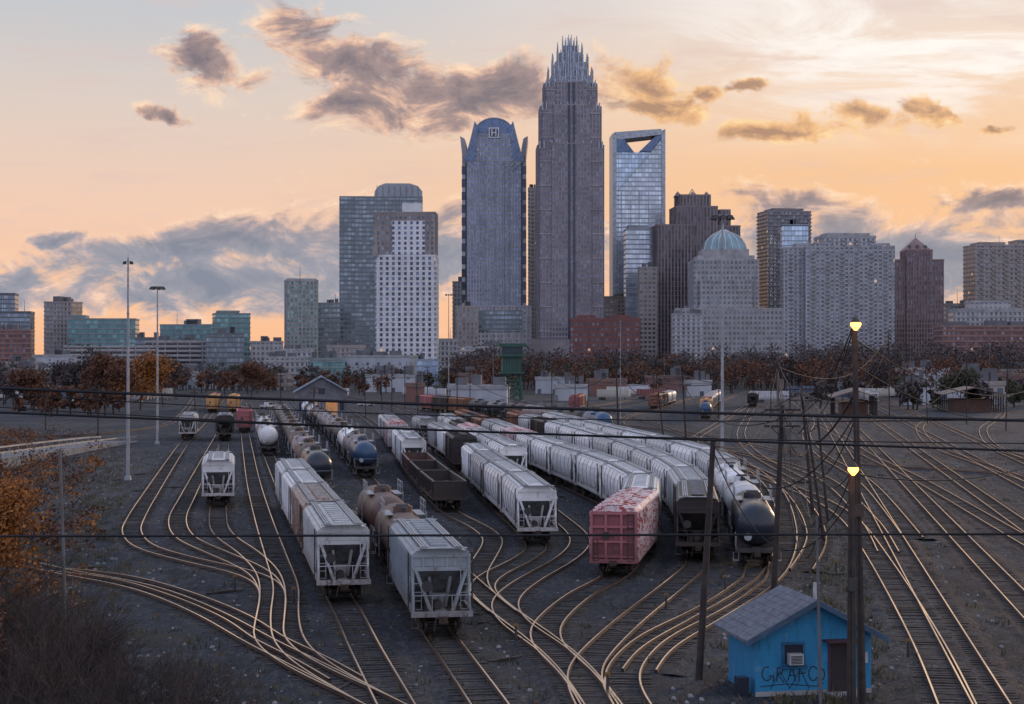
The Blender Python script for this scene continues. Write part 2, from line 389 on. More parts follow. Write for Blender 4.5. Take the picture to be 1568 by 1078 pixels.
track('R6',[(1250,588),(1400,608),(1530,630),(1505,660),(1530,690),(1610,712)])
track('R7',[(1230,640),(1290,672),(1330,700),(1420,745),(1600,850),(1700,900)],brown=True)
track('N1',[(1180,600),(1100,650),(1062,680),(1100,712),(1200,745),(1290,790),(1345,860),(1420,990),(1470,1100)])
track('N2',[(1120,593),(1010,625),(950,648),(1010,676),(1150,700),(1260,735),(1330,800),(1360,850)])
track('N3',[(1165,600),(1145,640),(1135,670),(1160,700),(1230,740)])
track('N4',[(1190,596),(1240,640),(1235,670),(1260,700),(1330,745),(1400,830)])
track('N6',[(1060,596),(940,618),(880,632),(940,650),(1080,668),(1180,690),(1300,712),(1420,720),(1600,732)])
track('N7',[(300,606),(275,640),(240,655),(150,666),(60,670),(-60,674)])
track('N8',[(1080,645),(1090,625),(1130,605),(1180,592)])
# ------------------------------------------------------------------ freight cars
TRUCK=simple('truck_steel',(0.03,0.024,0.022),0.75,0.2,3,c2=(0.08,0.045,0.03))
WHEEL=simple('wheel_steel',(0.06,0.05,0.045),0.5,0.6,3)
BLK=simple('black_steel',(0.03,0.032,0.036),0.6,0,2,c2=(0.06,0.045,0.038))
END_SHADE=simple('end_recess_shade',(0.20,0.22,0.24),0.7,0,1.5,c2=(0.09,0.085,0.08))  # shade of the hopper end recess, put into the colour
def trucks(mb,ys,mt,mw):
    for yc in ys:
        for dy in(-0.88,0.88):
            for sx in(-1,1):
                mb.tube((sx*0.68,yc+dy,0.44),(sx*0.82,yc+dy,0.44),0.45,0.45,14,mw)
            mb.tube((-0.95,yc+dy,0.44),(0.95,yc+dy,0.44),0.09,0.09,6,mw)
        for sx in(-1,1):
            x=sx*0.98
            mb.box(x-0.09,x+0.09,yc-1.1,yc-0.6,0.3,0.6,mt); mb.box(x-0.09,x+0.09,yc+0.6,yc+1.1,0.3,0.6,mt)
            mb.beam((x,yc-0.8,0.55),(x,yc-0.2,0.75),0.16,0.14,mt); mb.beam((x,yc+0.8,0.55),(x,yc+0.2,0.75),0.16,0.14,mt)
            mb.beam((x,yc-0.8,0.4),(x,yc-0.3,0.2),0.14,0.12,mt); mb.beam((x,yc+0.8,0.4),(x,yc+0.3,0.2),0.14,0.12,mt)
            mb.box(x-0.08,x+0.08,yc-0.32,yc+0.32,0.14,0.3,mt)
            for q in(-0.12,0.12): mb.tube((x,yc+q,0.3),(x,yc+q,0.7),0.07,0.07,6,mt)
        mb.box(-1.1,1.1,yc-0.2,yc+0.2,0.62,0.82,mt)
def couplers(mb,yl,mt):
    for s in(-1,1):
        mb.sbox(1,-0.14,0.14,s,yl-0.6,yl+0.35,0.78,1.0,mt); mb.sbox(1,-0.22,0.2,s,yl+0.3,yl+0.55,0.72,1.05,mt)
        mb.tube((0.3,s*yl,0.9),(0.45,s*(yl+0.4),0.35),0.04,0.04,5,mt)
def ladder(mb,x0,x1,y,z0,z1,mat,along='x'):
    k=int((z1-z0)/0.38)
    P=(lambda a,z:(a,y,z)) if along=='x' else (lambda a,z:(y,a,z))
    mb.tube(P(x0,z0),P(x0,z1),0.03,0.03,4,mat); mb.tube(P(x1,z0),P(x1,z1),0.03,0.03,4,mat)
    for i in range(k+1):
        z=z0+i*(z1-z0)/k; mb.tube(P(x0,z),P(x1,z),0.025,0.025,4,mat)
def hopper(ribbed=True):
    mb=MB()
    if ribbed:
        sec=[(-1.48,1.35),(1.48,1.35),(1.48,4.0),(1.25,4.22),(0.6,4.34),(-0.6,4.34),(-1.25,4.22),(-1.48,4.0)]
    else:
        sec=[(-1.2,1.3),(1.2,1.3),(1.46,1.7),(1.58,2.4),(1.6,3.0),(1.52,3.6),(1.3,4.05),(0.9,4.3),(0.4,4.36),(-0.4,4.36),(-0.9,4.3),(-1.3,4.05),(-1.52,3.6),(-1.6,3.0),(-1.58,2.4),(-1.46,1.7)]
    st=[(-7.55,3.45),(-7.45,3.3),(-6.4,2.45),(-5.1,1.35),(-2,1.3),(2,1.3),(5.1,1.35),(6.4,2.45),(7.45,3.3),(7.55,3.45)]
    mb.loft([[(x,y,max(z,zm)) for x,z in sec] for y,zm in st],0,False)
    for yc in(-3.4,0,3.4):
        mb.frustum(-0.45,0.45,yc-0.3,yc+0.3,0.38,-1.3,1.3,yc-1.6,yc+1.6,1.34,0)
        mb.box(-0.6,0.6,yc-0.4,yc+0.4,0.30,0.42,1)
    mb.box(-0.28,0.28,-8.2,8.2,0.92,1.22,0)
    for s in(-1,1): mb.sbox(s,1.38,1.5,1,-8.05,8.05,1.1,1.38,0)
    W=0
    for s in(-1,1):
        mb.add([(-1.40,s*7.50,3.27),(1.40,s*7.50,3.27),(1.40,s*5.14,1.30),(-1.40,s*5.14,1.30)],[(0,1,2,3)],5)  # added sheet over the end slope, coloured dark to paint the recess shade
        mb.sbox(1,-1.55,1.55,s,8.1,8.25,0.98,1.26,W)
        mb.sbox(1,-1.45,1.45,s,5.9,8.05,1.14,1.2,1)
        for sx in(-1,1):
            x=sx*1.42
            mb.beam((x,s*7.5,1.3),(x,s*7.5,4.0),0.15,0.15,W)
            mb.beam((x,s*8.05,1.25),(x,s*7.5,2.9),0.09,0.09,W)
            mb.beam((x,s*5.3,1.35),(x,s*7.45,3.3),0.10,0.10,W)
            mb.beam((sx*1.3,s*7.6,3.35),(sx*0.55,s*7.95,1.25),0.17,0.12,W)
            mb.beam((sx*0.55,s*7.0,3.0),(sx*0.35,s*6.3,1.3),0.14,0.12,W)
            mb.box(sx*1.35-0.2,sx*1.35+0.2,min(s*8.1,s*8.3),max(s*8.1,s*8.3),0.42,0.47,1)
            for q in(1.52,1.18): mb.tube((sx*q,s*8.2,0.45),(sx*q,s*8.2,1.1),0.025,0.025,4,1)
            ladder(mb,s*7.0,s*7.45,sx*1.62,1.3,4.1,1,'y')
        mb.sbox(1,-1.46,1.46,s,7.56,7.66,3.22,3.42,W); mb.sbox(1,-1.46,1.46,s,7.56,7.64,3.9,4.02,W)
        for x in(-0.9,-0.3,0.3,0.9): mb.sbox(1,x-0.05,x+0.05,s,7.56,7.62,3.42,3.9,W)
        ladder(mb,-1.38,-0.98,s*7.72,1.3,4.2,W); ladder(mb,1.0,1.38,s*7.72,1.3,2.6,W)
        mb.tube((-1.4,s*8.15,2.05),(1.4,s*8.15,2.05),0.03,0.03,4,W)
        for x in(-1.4,-0.5,0.5,1.4): mb.tube((x,s*8.15,1.2),(x,s*8.15,2.05),0.03,0.03,4,W)
        mb.sbox(1,-1.3,1.3,s,7.6,8.0,4.36,4.40,2)
        mb.tube((0.1,s*7.2,1.45),(0.1,s*6.5,1.45),0.22,0.22,8,1)
        mb.sbox(1,0.35,0.75,s,6.8,7.1,1.2,1.7,1); mb.sbox(1,-0.45,0.45,s,5.6,6.2,1.0,1.9,0)
    mb.tube((0.75,8.1,2.5),(0.75,8.16,2.5),0.28,0.28,12,1)
    ys=[-6.9+i*13.8/16 for i in range(17)] if ribbed else [-5.1,-2.55,0,2.55,5.1]
    for y in ys:
        zl=1.38+max(0,(abs(y)-5.1)*0.83)
        for s in(-1,1):
            if ribbed: mb.sbox(s,1.48,1.59,1,y-0.05,y+0.05,zl,3.98,0)
            else:
                pr=[(1.47,1.7),(1.6,2.4),(1.62,3.0),(1.54,3.6),(1.32,4.05)]
                for a,b in zip(pr[:-1],pr[1:]): 
                    if b[1]>zl: mb.beam((s*a[0],y,max(a[1],zl)),(s*b[0],y,b[1]),0.07,0.04,2)
    for y in [-6.2+i*12.4/9 for i in range(10)]:
        mb.box(-0.42,0.42,y-0.5,y+0.5,4.34,4.46,0); mb.box(-0.46,0.46,y-0.05,y+0.05,4.46,4.51,2)
    for s in(-1,1):
        for q in(0.72,0.86,1.0): mb.box(s*q-0.045,s*q+0.045,-7.9,7.9,4.42,4.46,2)
        for i in range(13): mb.sbox(s,0.65,1.06,1,-7.53+i*1.25,-7.47+i*1.25,4.28,4.42,2)
        mb.tube((s*1.3,-7.0,4.2),(s*1.3,7.0,4.2),0.03,0.03,4,2)
    trucks(mb,(-6.2,6.2),3,4); couplers(mb,8.2,3)
    return mb
def tank():
    mb=MB(); n=20; zc=2.66; r=1.45
    st=[(-7.5,0.15),(-7.42,0.6),(-7.2,1.0),(-6.9,1.25),(-6.5,1.41),(-6.1,r),(-2,r),(2,r),(6.1,r),(6.5,1.41),(6.9,1.25),(7.2,1.0),(7.42,0.6),(7.5,0.15)]
    mb.loft([[(rr*math.cos(2*math.pi*i/n),y,zc+rr*math.sin(2*math.pi*i/n)) for i in range(n)] for y,rr in st],0,True)
    for y in(-6.1,-3.05,0.0,3.05,6.1):
        mb.loft([[((r+0.02)*math.cos(2*math.pi*i/n),y+q,zc+(r+0.02)*math.sin(2*math.pi*i/n)) for i in range(n)] for q in(-0.05,0.05)],1,True,False)
    mb.box(-0.3,0.3,-8.1,8.1,0.9,1.22,1)
    for s in(-1,1):
        mb.sbox(1,-1.45,1.45,s,8.0,8.15,0.95,1.2,1); mb.sbox(1,-1.4,1.4,s,5.9,8.0,1.10,1.16,1)
        mb.prism_y([(-1.2,0.95),(1.2,0.95),(1.45,2.1),(1.1,1.7),(0.6,1.35),(-0.6,1.35),(-1.1,1.7),(-1.45,2.1)],s*5.8-0.2,s*5.8+0.2,1)
        for x in(-1.4,1.4):
            mb.tube((x,s*8.05,1.2),(x,s*8.05,2.15),0.03,0.03,4,2); mb.tube((x,s*6.2,1.2),(x,s*6.2,2.15),0.03,0.03,4,2)
            mb.tube((x,s*6.2,2.15),(x,s*8.05,2.15),0.025,0.025,4,2)
            mb.box(x-0.2,x+0.2,min(s*8.0,s*8.2),max(s*8.0,s*8.2),0.42,0.47,2)
            for q in(-.18,.18): mb.tube((x+q,s*8.1,0.45),(x+q,s*8.1,1.0),0.025,0.025,4,2)
        mb.tube((-1.4,s*8.05,2.15),(1.4,s*8.05,2.15),0.025,0.025,4,2)
    mb.tube((0,0,4.0),(0,0,4.4),0.65,0.62,14,0); mb.tube((0,0,4.4),(0,0,4.53),0.5,0.42,12,1)
    mb.tube((0,1.1,4.0),(0,1.1,4.38),0.2,0.2,8,1); mb.tube((0,-1.1,4.0),(0,-1.1,4.33),0.15,0.15,8,1)
    for s in(-1,1):
        mb.sbox(s,0.75,1.3,1,-1.8,1.8,3.95,4.0,2)
        for y in(-1.8,-0.6,0.6,1.8): mb.tube((s*1.3,y,4.0),(s*1.3,y,4.85),0.03,0.03,4,2)
        mb.tube((s*1.3,-1.8,4.85),(s*1.3,1.8,4.85),0.03,0.03,4,2); mb.tube((s*1.3,-1.8,4.45),(s*1.3,1.8,4.45),0.02,0.02,4,2)
        ladder(mb,-0.25,0.25,s*1.53,1.2,4.0,2,'y')
    mb.tube((0.6,8.05,2.0),(0.6,8.1,2.0),0.26,0.26,12,2)
    mb.box(-0.35,0.35,-0.35,0.35,0.75,1.2,1)
    trucks(mb,(-5.9,5.9),3,4); couplers(mb,8.05,3)
    return mb
def gondola(h=2.6):
    mb=MB()
    mb.box(-1.5,1.5,-7.8,7.8,1.1,1.25,0)
    for s in(-1,1):
        mb.sbox(s,1.42,1.5,1,-7.8,7.8,1.25,h,0); mb.sbox(s,1.38,1.6,1,-7.85,7.85,h,h+0.12,0)
        mb.sbox(s,1.5,1.58,1,-7.8,7.8,0.95,1.2,0); mb.sbox(1,-1.42,1.42,s,7.72,7.8,1.25,h,0)
        mb.sbox(1,-1.5,1.5,s,7.66,7.9,h+0.002,h+0.124,0)
        for i in range(13):
            y=-7.2+i*1.2; mb.frustum(*((s*1.5,s*1.56) if s>0 else (s*1.56,s*1.5)),y-0.05,y+0.05,1.2,*((s*1.5,s*1.62) if s>0 else (s*1.62,s*1.5)),y-0.09,y+0.09,h,0)
        for x in(-0.9,-0.3,0.3,0.9): mb.sbox(1,x-0.07,x+0.07,s,7.8,7.9,1.2,h,0)
        for z in(1.7,2.15): mb.sbox(1,-1.42,1.42,s,7.8,7.86,z-0.06,z+0.06,0)
        ladder(mb,-1.4,-1.0,s*7.95,0.7,h,1); ladder(mb,s*7.3,s*7.7,s*1.64,0.7,h,1,'y')
        mb.sbox(1,-1.55,1.55,s,7.9,8.0,0.95,1.2,0)
    mb.box(-0.28,0.28,-8.0,8.0,0.85,1.1,0)
    for i in range(26):
        x=R.uniform(-1.2,1.2); y=R.uniform(-7,7); r=R.uniform(0.3,0.7)
        mb.frustum(x-r,x+r,y-r,y+r,1.25,x-r*.3,x+r*.4,y-r*.4,y+r*.3,1.4+r,2)
    trucks(mb,(-6,6),3,4); couplers(mb,8.0,3)
    return mb
def boxcar(h=4.5,L=7.8):
    mb=MB()
    mb.prism_y([(-1.52,1.1),(1.52,1.1),(1.52,h-0.35),(1.3,h-0.15),(0,h),(-1.3,h-0.15),(-1.52,h-0.35)],-L,L,0)
    for s in(-1,1):
        mb.sbox(s,1.52,1.59,1,-L,L,0.92,1.16,0); mb.sbox(s,1.52,1.58,1,-L,L,h-0.5,h-0.38,0)
        for i in range(17):
            y=-L+0.1+i*(2*L-0.2)/16
            if abs(y)>1.8: mb.sbox(s,1.52,1.58,1,y-0.06,y+0.06,1.17,h-0.51,0)
        mb.sbox(s,1.52,1.62,1,-1.6,1.6,1.3,h-0.6,1)
        mb.sbox(s,1.62,1.66,1,-0.05,0.05,1.3,h-0.6,0)
        for z in(1.9,2.5,3.1,3.7): mb.sbox(s,1.62,1.65,1,-1.55,1.55,z,z+0.08,0)
        ladder(mb,s*(L-0.55),s*(L-0.1),s*1.63,1.0,h-0.6,2,'y')
        # end: recessed sheets behind heavy horizontal and vertical stiffeners
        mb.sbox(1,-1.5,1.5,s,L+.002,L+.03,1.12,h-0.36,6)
        for z in [1.2,2.15,3.1,h-0.55]: mb.sbox(1,-1.5,1.5,s,L+.03,L+0.2,z,z+0.14,5)
        for x in(-1.43,-.5,.5,1.43): mb.sbox(1,x-0.08,x+0.08,s,L+.03,L+0.22,1.0,h-0.38,5)
        ladder(mb,-1.3,-0.9,s*(L+0.26),1.0,h-0.5,2); ladder(mb,1.0,1.32,s*(L+0.26),1.0,2.4,2)
        mb.sbox(1,-1.55,1.55,s,L+.001,L+0.25,0.85,1.1,5)
        mb.tube((.5,s*(L+.24),2.6),(.5,s*(L+.3),2.6),.26,.26,12,2)
    for i in range(12):
        y=-L+0.6+i*(2*L-1.2)/11; mb.beam((-1.3,y,h-0.12),(0,y,h+0.03),0.06,0.05,0); mb.beam((1.3,y,h-0.12),(0,y,h+0.03),0.06,0.05,0)
        mb.box(-.45,.45,y-.35,y+.35,h+.03,h+.1,0)
    mb.box(-0.28,0.28,-L-0.2,L+0.2,0.8,1.098,1)
    trucks(mb,(-6,6),3,4); couplers(mb,L+0.2,3)
    return mb
P_white=carpaint('paint_white',(0.80,0.80,0.80),0.30,rough=0.4)
P_cream=carpaint('paint_cream',(0.55,0.56,0.56),0.4,rough=0.45)
P_grey=carpaint('paint_grey',(0.36,0.41,0.44),0.35)
P_rustw=carpaint('paint_rusty_cream',(0.46,0.36,0.30),0.8)
P_graf=carpaint('paint_graffiti',(0.64,0.54,0.54),0.4,graf=(0.40,0.07,0.07))
P_red=carpaint('paint_faded_red',(0.36,0.12,0.13),0.3,c_rust=(0.07,0.03,0.025))
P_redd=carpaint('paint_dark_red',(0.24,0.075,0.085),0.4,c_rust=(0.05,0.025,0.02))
P_dark=carpaint('paint_dark_brown',(0.035,0.028,0.028),0.3,c_rust=(0.07,0.042,0.03))
P_rust=carpaint('paint_rust',(0.12,0.062,0.05),0.5,c_rust=(0.04,0.024,0.018))
P_black=carpaint('paint_black',(0.022,0.030,0.044),0.15,c_rust=(0.07,0.06,0.06),rough=0.3)
P_blue=carpaint('paint_blue',(0.03,0.08,0.17),0.25,rough=0.35)
P_pink=carpaint('paint_pinkish',(0.34,0.28,0.28),0.55,c_rust=(0.08,0.045,0.035))
P_yellow=carpaint('paint_yellow',(0.56,0.32,0.13),0.4)
P_orange=carpaint('paint_orange_brown',(0.26,0.11,0.06),0.4)
GRATE=simple('galvanized_grating',(0.36,0.38,0.40),0.5,0.3,2)
LOAD=simple('scrap_load',(0.05,0.04,0.036),0.9,0,2)
hr=hopper(True); hs=hopper(False); tk=tank(); gd=gondola(); bx=boxcar()
def var(mb,name,paint,sec=None,third=None,end=None,end2=None): return mb.mesh(name,[paint,sec or BLK,third or GRATE,TRUCK,WHEEL,end or END_SHADE,end2 or end or END_SHADE])
HN='covered_hopper_car'
C={
 'hrW':(HN,var(hr,'hr_white',P_white)),'hrC':(HN,var(hr,'hr_cream',P_cream)),'hrG':(HN,var(hr,'hr_grey',P_grey)),
 'hrR':(HN,var(hr,'hr_rust',P_rustw)),'hrP':(HN,var(hr,'hr_graf',P_graf)),'hrX':(HN,var(hr,'hr_dark',P_dark,None,None,BLK)),
 'hsW':(HN,var(hs,'hs_white',P_white)),'hsC':(HN,var(hs,'hs_cream',P_cream)),'hsP':(HN,var(hs,'hs_graf',P_graf)),
 'tkK':('tank_car',var(tk,'tank_black',P_black)),'tkB':('tank_car',var(tk,'tank_blue',P_blue)),'tkR':('tank_car',var(tk,'tank_rust',P_rust)),
 'tkP':('tank_car',var(tk,'tank_pink',P_pink)),'tkW':('tank_car',var(tk,'tank_white',P_white)),'tkD':('tank_car',var(tk,'tank_brown',P_dark)),
 'gdD':('gondola_car',var(gd,'gon_dark',P_dark,None,LOAD)),'gdR':('gondola_car',var(gd,'gon_rust',P_rust,None,LOAD)),
 'bxR':('boxcar',var(bx,'box_red',P_red,P_red,BLK,P_red)),'bxB':('boxcar',var(bx,'box_brown',P_orange,P_orange,BLK,P_orange)),'bxY':('boxcar',var(bx,'box_yellow',P_yellow,P_yellow,BLK,P_yellow)),
 'bxW':('boxcar',var(bx,'box_white',P_graf,P_cream,BLK,P_cream)),'bxD':('boxcar',var(bx,'box_dark',P_dark,P_dark,BLK,P_dark)),
 'bxP':('boxcar',var(bx,'box_graf_redend',P_graf,P_graf,BLK,P_red,P_redd)),
}
def row(key,y0,kinds,pitch=17.3):
    w=TRK[key]
    w=w if w[0][1]<w[-1][1] else w[::-1]
    i=min(range(len(w)),key=lambda k:abs(w[k][1]-y0))
    w=w[i:]
    cum=[0]
    for a,b in zip(w[:-1],w[1:]): cum.append(cum[-1]+math.hypot(b[0]-a[0],b[1]-a[1]))
    def at(s):
        k=min(max(bisect.bisect(cum,s)-1,0),len(w)-2)
        t=(s-cum[k])/max(cum[k+1]-cum[k],1e-6)
        return w[k][0]+(w[k+1][0]-w[k][0])*t, w[k][1]+(w[k+1][1]-w[k][1])*t
    s=8.2
    for kd in kinds:
        if s+8>cum[-1]: break
        if kd:
            a=at(s-6);b=at(s+6); ang=math.atan2(b[1]-a[1],b[0]-a[0])-math.pi/2
            nm,me=C[kd]; inst(nm,me,((a[0]+b[0])/2,(a[1]+b[1])/2,0.30),ang+math.pi)
        s+=pitch
def mixk(opts,n): return [R.choice(opts) for _ in range(n)]
row('F',97,['hrC','hrR','hrW','hrC']); row('F',252,['tkW','tkP','tkW','tkD'])
row('G',85.5,['hrG','tkR','tkR']); row('G',181,['tkK']+mixk(['tkR','tkR','tkD','tkK','tkR','tkP'],12)); row('I',203,['tkB']+mixk(['tkP','tkR','tkP','tkK','tkD','tkW'],13))
row('C',162,['hrW']); row('C',300,['hrX']); row('A',303,['hsC']); row('D',335,['bxR'])
row('J',157,['gdD','gdD','gdR','hrW','hrW',None,'bxW','hrC','hrC'])
row('K',128.5,['hsW','hsW','hsC','hrW',None,'bxD','hrW','hrC',None,'hsC'])
row('K1',190,['hsW','hsW','hrW','bxW','bxD','hsW','hsC'])
row('L',108,['bxP','hsW','hsW','hsW','hsC','hsW','hsW','bxW','hsW','hsC','bxB','bxD','bxB'])
row('M5',118,['hrX','hrC','hsW','hsW','hsW','hsC','hsW','hsW','hsW','bxD','hsC','bxB'])
row('M6',114,['tkK','tkW','tkW','hsW','hsW','hsC','hsW','hsW','hsW','hsW','hsC','hsW'])
row('N5',322,['tkB','tkD','tkK','tkP','tkR','tkK','tkD','bxB','bxD','bxR'])
row('N8',404,['tkB','bxY','bxB','bxW','hsW','hsW','hsC','hsW','hsW','bxW']); row('N6',470,['bxR','bxB']); row('N3',520,['hrX','hrX'])
row('N2',500,['bxB','bxD','hsC','hsW']); row('R5',560,['hsW','hsC','bxW','bxB']); row('R6',640,['bxW','tkW','tkW','bxB'])
row('B',470,['bxY','bxY']); row('A',470,['bxY','bxY','bxR']); row('I',450,['bxR','hrC'])
# ------------------------------------------------------------------ buildings
FM={}
FM['bofa']=facade('granite_tower',(0.28,0.25,0.265),(0.12,0.13,0.18),2.6,4.0,0.58,0.62,0.5,0,0.35)
FM['hearst']=facade('hearst_stone',(0.38,0.37,0.40),(0.16,0.21,0.30),2.4,3.9,0.55,0.66,0.4,0,0.3)
FM['duke']=facade('glass_blue',(0.28,0.35,0.42),(0.34,0.44,0.58),3.0,4.1,0.9,0.80,0.7,0.0,0.25)
FM['duke2']=facade('glass_pale',(0.34,0.38,0.42),(0.38,0.45,0.55),3.0,4.1,0.9,0.72,0.6,0.0,0.25)
FM['dark']=facade('glass_dark',(0.16,0.175,0.19),(0.15,0.19,0.22),3.2,3.9,0.85,0.62,0.6,0,0.4)
FM['dark2']=facade('glass_dark_fine',(0.12,0.13,0.15),(0.18,0.23,0.28),1.8,3.6,0.8,0.7,0.6,0,0.4)
FM['white']=facade('white_grid',(0.68,0.68,0.70),(0.06,0.085,0.14),4.3,3.6,0.42,0.60,0.4,0.01,0.8)
FM['taupe']=facade('taupe_grid',(0.33,0.29,0.27),(0.13,0.155,0.19),3.2,3.6,0.45,0.62,0.5)
FM['teal']=facade('teal_glass',(0.20,0.26,0.27),(0.12,0.25,0.27),3.0,3.8,0.85,0.66,0.5,0,0.4)
FM['hotel']=facade('hotel_green',(0.34,0.35,0.32),(0.12,0.20,0.21),3.0,3.2,0.55,0.6,0.5,0.01)
FM['brown']=facade('brown_stone',(0.21,0.165,0.17),(0.065,0.065,0.085),2.8,3.9,0.5,0.9,0.4)
FM['brownt']=facade('mauve_stone',(0.25,0.19,0.20),(0.09,0.09,0.12),2.2,3.8,0.5,0.7,0.4)
FM['beige']=facade('beige_stone',(0.40,0.385,0.38),(0.11,0.13,0.17),3.2,3.9,0.5,0.55,0.4,0.006,0.4)
FM['condo']=facade('grey_condo',(0.44,0.44,0.47),(0.10,0.12,0.16),3.6,3.1,0.5,0.62,0.4,0.004,0.5)
FM['condod']=facade('dark_condo',(0.18,0.165,0.175),(0.10,0.12,0.16),3.4,3.2,0.6,0.62,0.5,0.004,0.7)
FM['brick']=facade('brick_block',(0.21,0.085,0.075),(0.10,0.11,0.14),3.0,3.6,0.5,0.55,0.3,0.01,0.9)
FM['tan']=facade('tan_block',(0.35,0.30,0.28),(0.09,0.11,0.14),3.5,3.7,0.6,0.5,0.4,0.01)
FM['deck']=facade('parking_deck',(0.38,0.35,0.32),(0.04,0.04,0.05),9.0,3.3,0.94,0.48,0.0,0.0,0.5)
FM['ware']=facade('warehouse_wall',(0.38,0.40,0.44),(0.12,0.13,0.15),7.0,6.0,0.25,0.35,0.1,0.02)
FM['wareb']=facade('warehouse_brick',(0.19,0.095,0.08),(0.08,0.09,0.1),5.0,5.0,0.35,0.45,0.1,0.04)
CONC=simple('concrete_trim',(0.38,0.38,0.39),0.8,nscale=0.2)
WHT=simple('white_trim',(0.68,0.68,0.69),0.7,nscale=0.2,amt=0.2)
ROOF=simple('roof_grey',(0.14,0.145,0.16),0.8,nscale=0.2)
STL=simple('crown_metal',(0.40,0.44,0.50),0.4,0.5,0.3)
BLUEG=simple('crown_blue_glass',(0.13,0.20,0.34),0.3,0.5,0.2)
DKG=simple('dark_glass_band',(0.05,0.06,0.09),0.2,0.5,0.2)
def skin(mb,x0,x1,y0,y1,z0,z1,g,wall,piers=True,slabs=False,pd=0.45,sd=0.3,pm=1):
    mb.box(x0,x1,y0,y1,z0,z1,wall)
    bw,fh,wf,hf=g
    if piers:
        k=math.floor(x0/bw)-1
        while k*bw<x1:
            c=(k+(1+wf)/2)*bw; hw=(1-wf)*bw*0.42
            if x0+hw<c<x1-hw:
                mb.box(c-hw,c+hw,y0-pd,y0-0.002,z0,z1-0.01,pm); mb.box(c-hw,c+hw,y1+0.002,y1+pd,z0,z1-0.01,pm)
            k+=1
        k=math.floor(y0/bw)-1
        while k*bw<y1:
            c=(k+(1+wf)/2)*bw; hw=(1-wf)*bw*0.42
            if y0+hw<c<y1-hw:
                mb.box(x0-pd,x0-0.002,c-hw,c+hw,z0,z1-0.01,pm); mb.box(x1+0.002,x1+pd,c-hw,c+hw,z0,z1-0.01,pm)
            k+=1
    if slabs:
        k=math.floor(z0/fh)
        while k*fh<z1:
            c=(k+(1+hf)/2)*fh; hh=(1-hf)*fh*0.36
            if z0+hh<c<z1-hh: mb.box(x0-sd,x1+sd,y0-sd,y1+sd,c-hh,c+hh,pm)
            k+=1
    mb.box(x0-0.3,x1+0.3,y0-0.3,y1+0.3,z1-0.5,z1+0.9,pm)
def tint(c,k=1.0): 
    key='trim_%02d%02d%02d'%tuple(int(q*99*k) for q in c[:3])
    return bpy.data.materials.get(key) or simple(key,tuple(q*k for q in c[:3]),0.75,nscale=0.15,amt=0.25)
TR={'dark':(0.22,0.24,0.26),'dark2':(0.16,0.17,0.19),'teal':(0.24,0.29,0.30),'brick':(0.28,0.17,0.15),'condod':(0.26,0.24,0.25),'taupe':(0.34,0.30,0.29),'tan':(0.34,0.30,0.28),'duke':(0.3,0.36,0.42),'duke2':(0.36,0.40,0.44),'wareb':(0.2,.13,.11)}
def bld(name,x0,x1,yt,Z,mk,rot=0,dr=0.6,piers=False,slabs=False,trim=None,tiers=(),roofbox=True,sd=0.3,balc=False):
    s=Z/F; W=(x1-x0)*s; r=math.radians(rot)
    a=W/(math.cos(r)+dr*abs(math.sin(r))); b=a*dr; h=Z_(yt,Z)
    m=FM[mk]; mb=MB(); g=tuple(m['grid'])
    skin(mb,-a/2,a/2,-b/2,b/2,0,h,g,0,piers,slabs,sd=sd)
    if balc:
        bw,fh,wf,hf=g; k=1
        while k*fh<h-fh:
            for q in range(int(a/bw)):
                if q%3==1:
                    xx=-a/2+q*bw+0.4
                    mb.box(xx,xx+bw*0.8,-b/2-1.4,-b/2-0.01,k*fh-0.15,k*fh+0.15,1); mb.box(xx,xx+bw*0.8,-b/2-1.4,-b/2-1.3,k*fh+0.15,k*fh+1.1,1)
            k+=1
    for (fx0,fx1,ty,tm) in tiers:
        hz=Z_(ty,Z); xa=-a/2+fx0*a; xb=-a/2+fx1*a
        skin(mb,xa,xb,-b/2*0.8,b/2*0.8,h+0.9,hz,g,0 if tm else 1,piers and tm,False)
    if roofbox:
        for i in range(3):
            w=R.uniform(0.12,0.25)*a; x=R.uniform(-a/2+w*0.6,a/2-w*0.6)
            if not tiers: mb.box(x-w/2,x+w/2,-b*0.2,b*0.2+i*0.02,h+0.9,h+0.9+R.uniform(2,4.5),2)
        if R.random()<0.5:
            x=R.uniform(-a/3,a/3); mb.tube((x,0,h+0.9),(x,0,h+R.uniform(7,13)),0.25,0.1,5,2)
    X=X_((x0+x1)/2,Z)
    return mb.obj(name,[m,trim or (tint(TR[mk]) if mk in TR else CONC),ROOF],(X,Z+b/2,0),r)
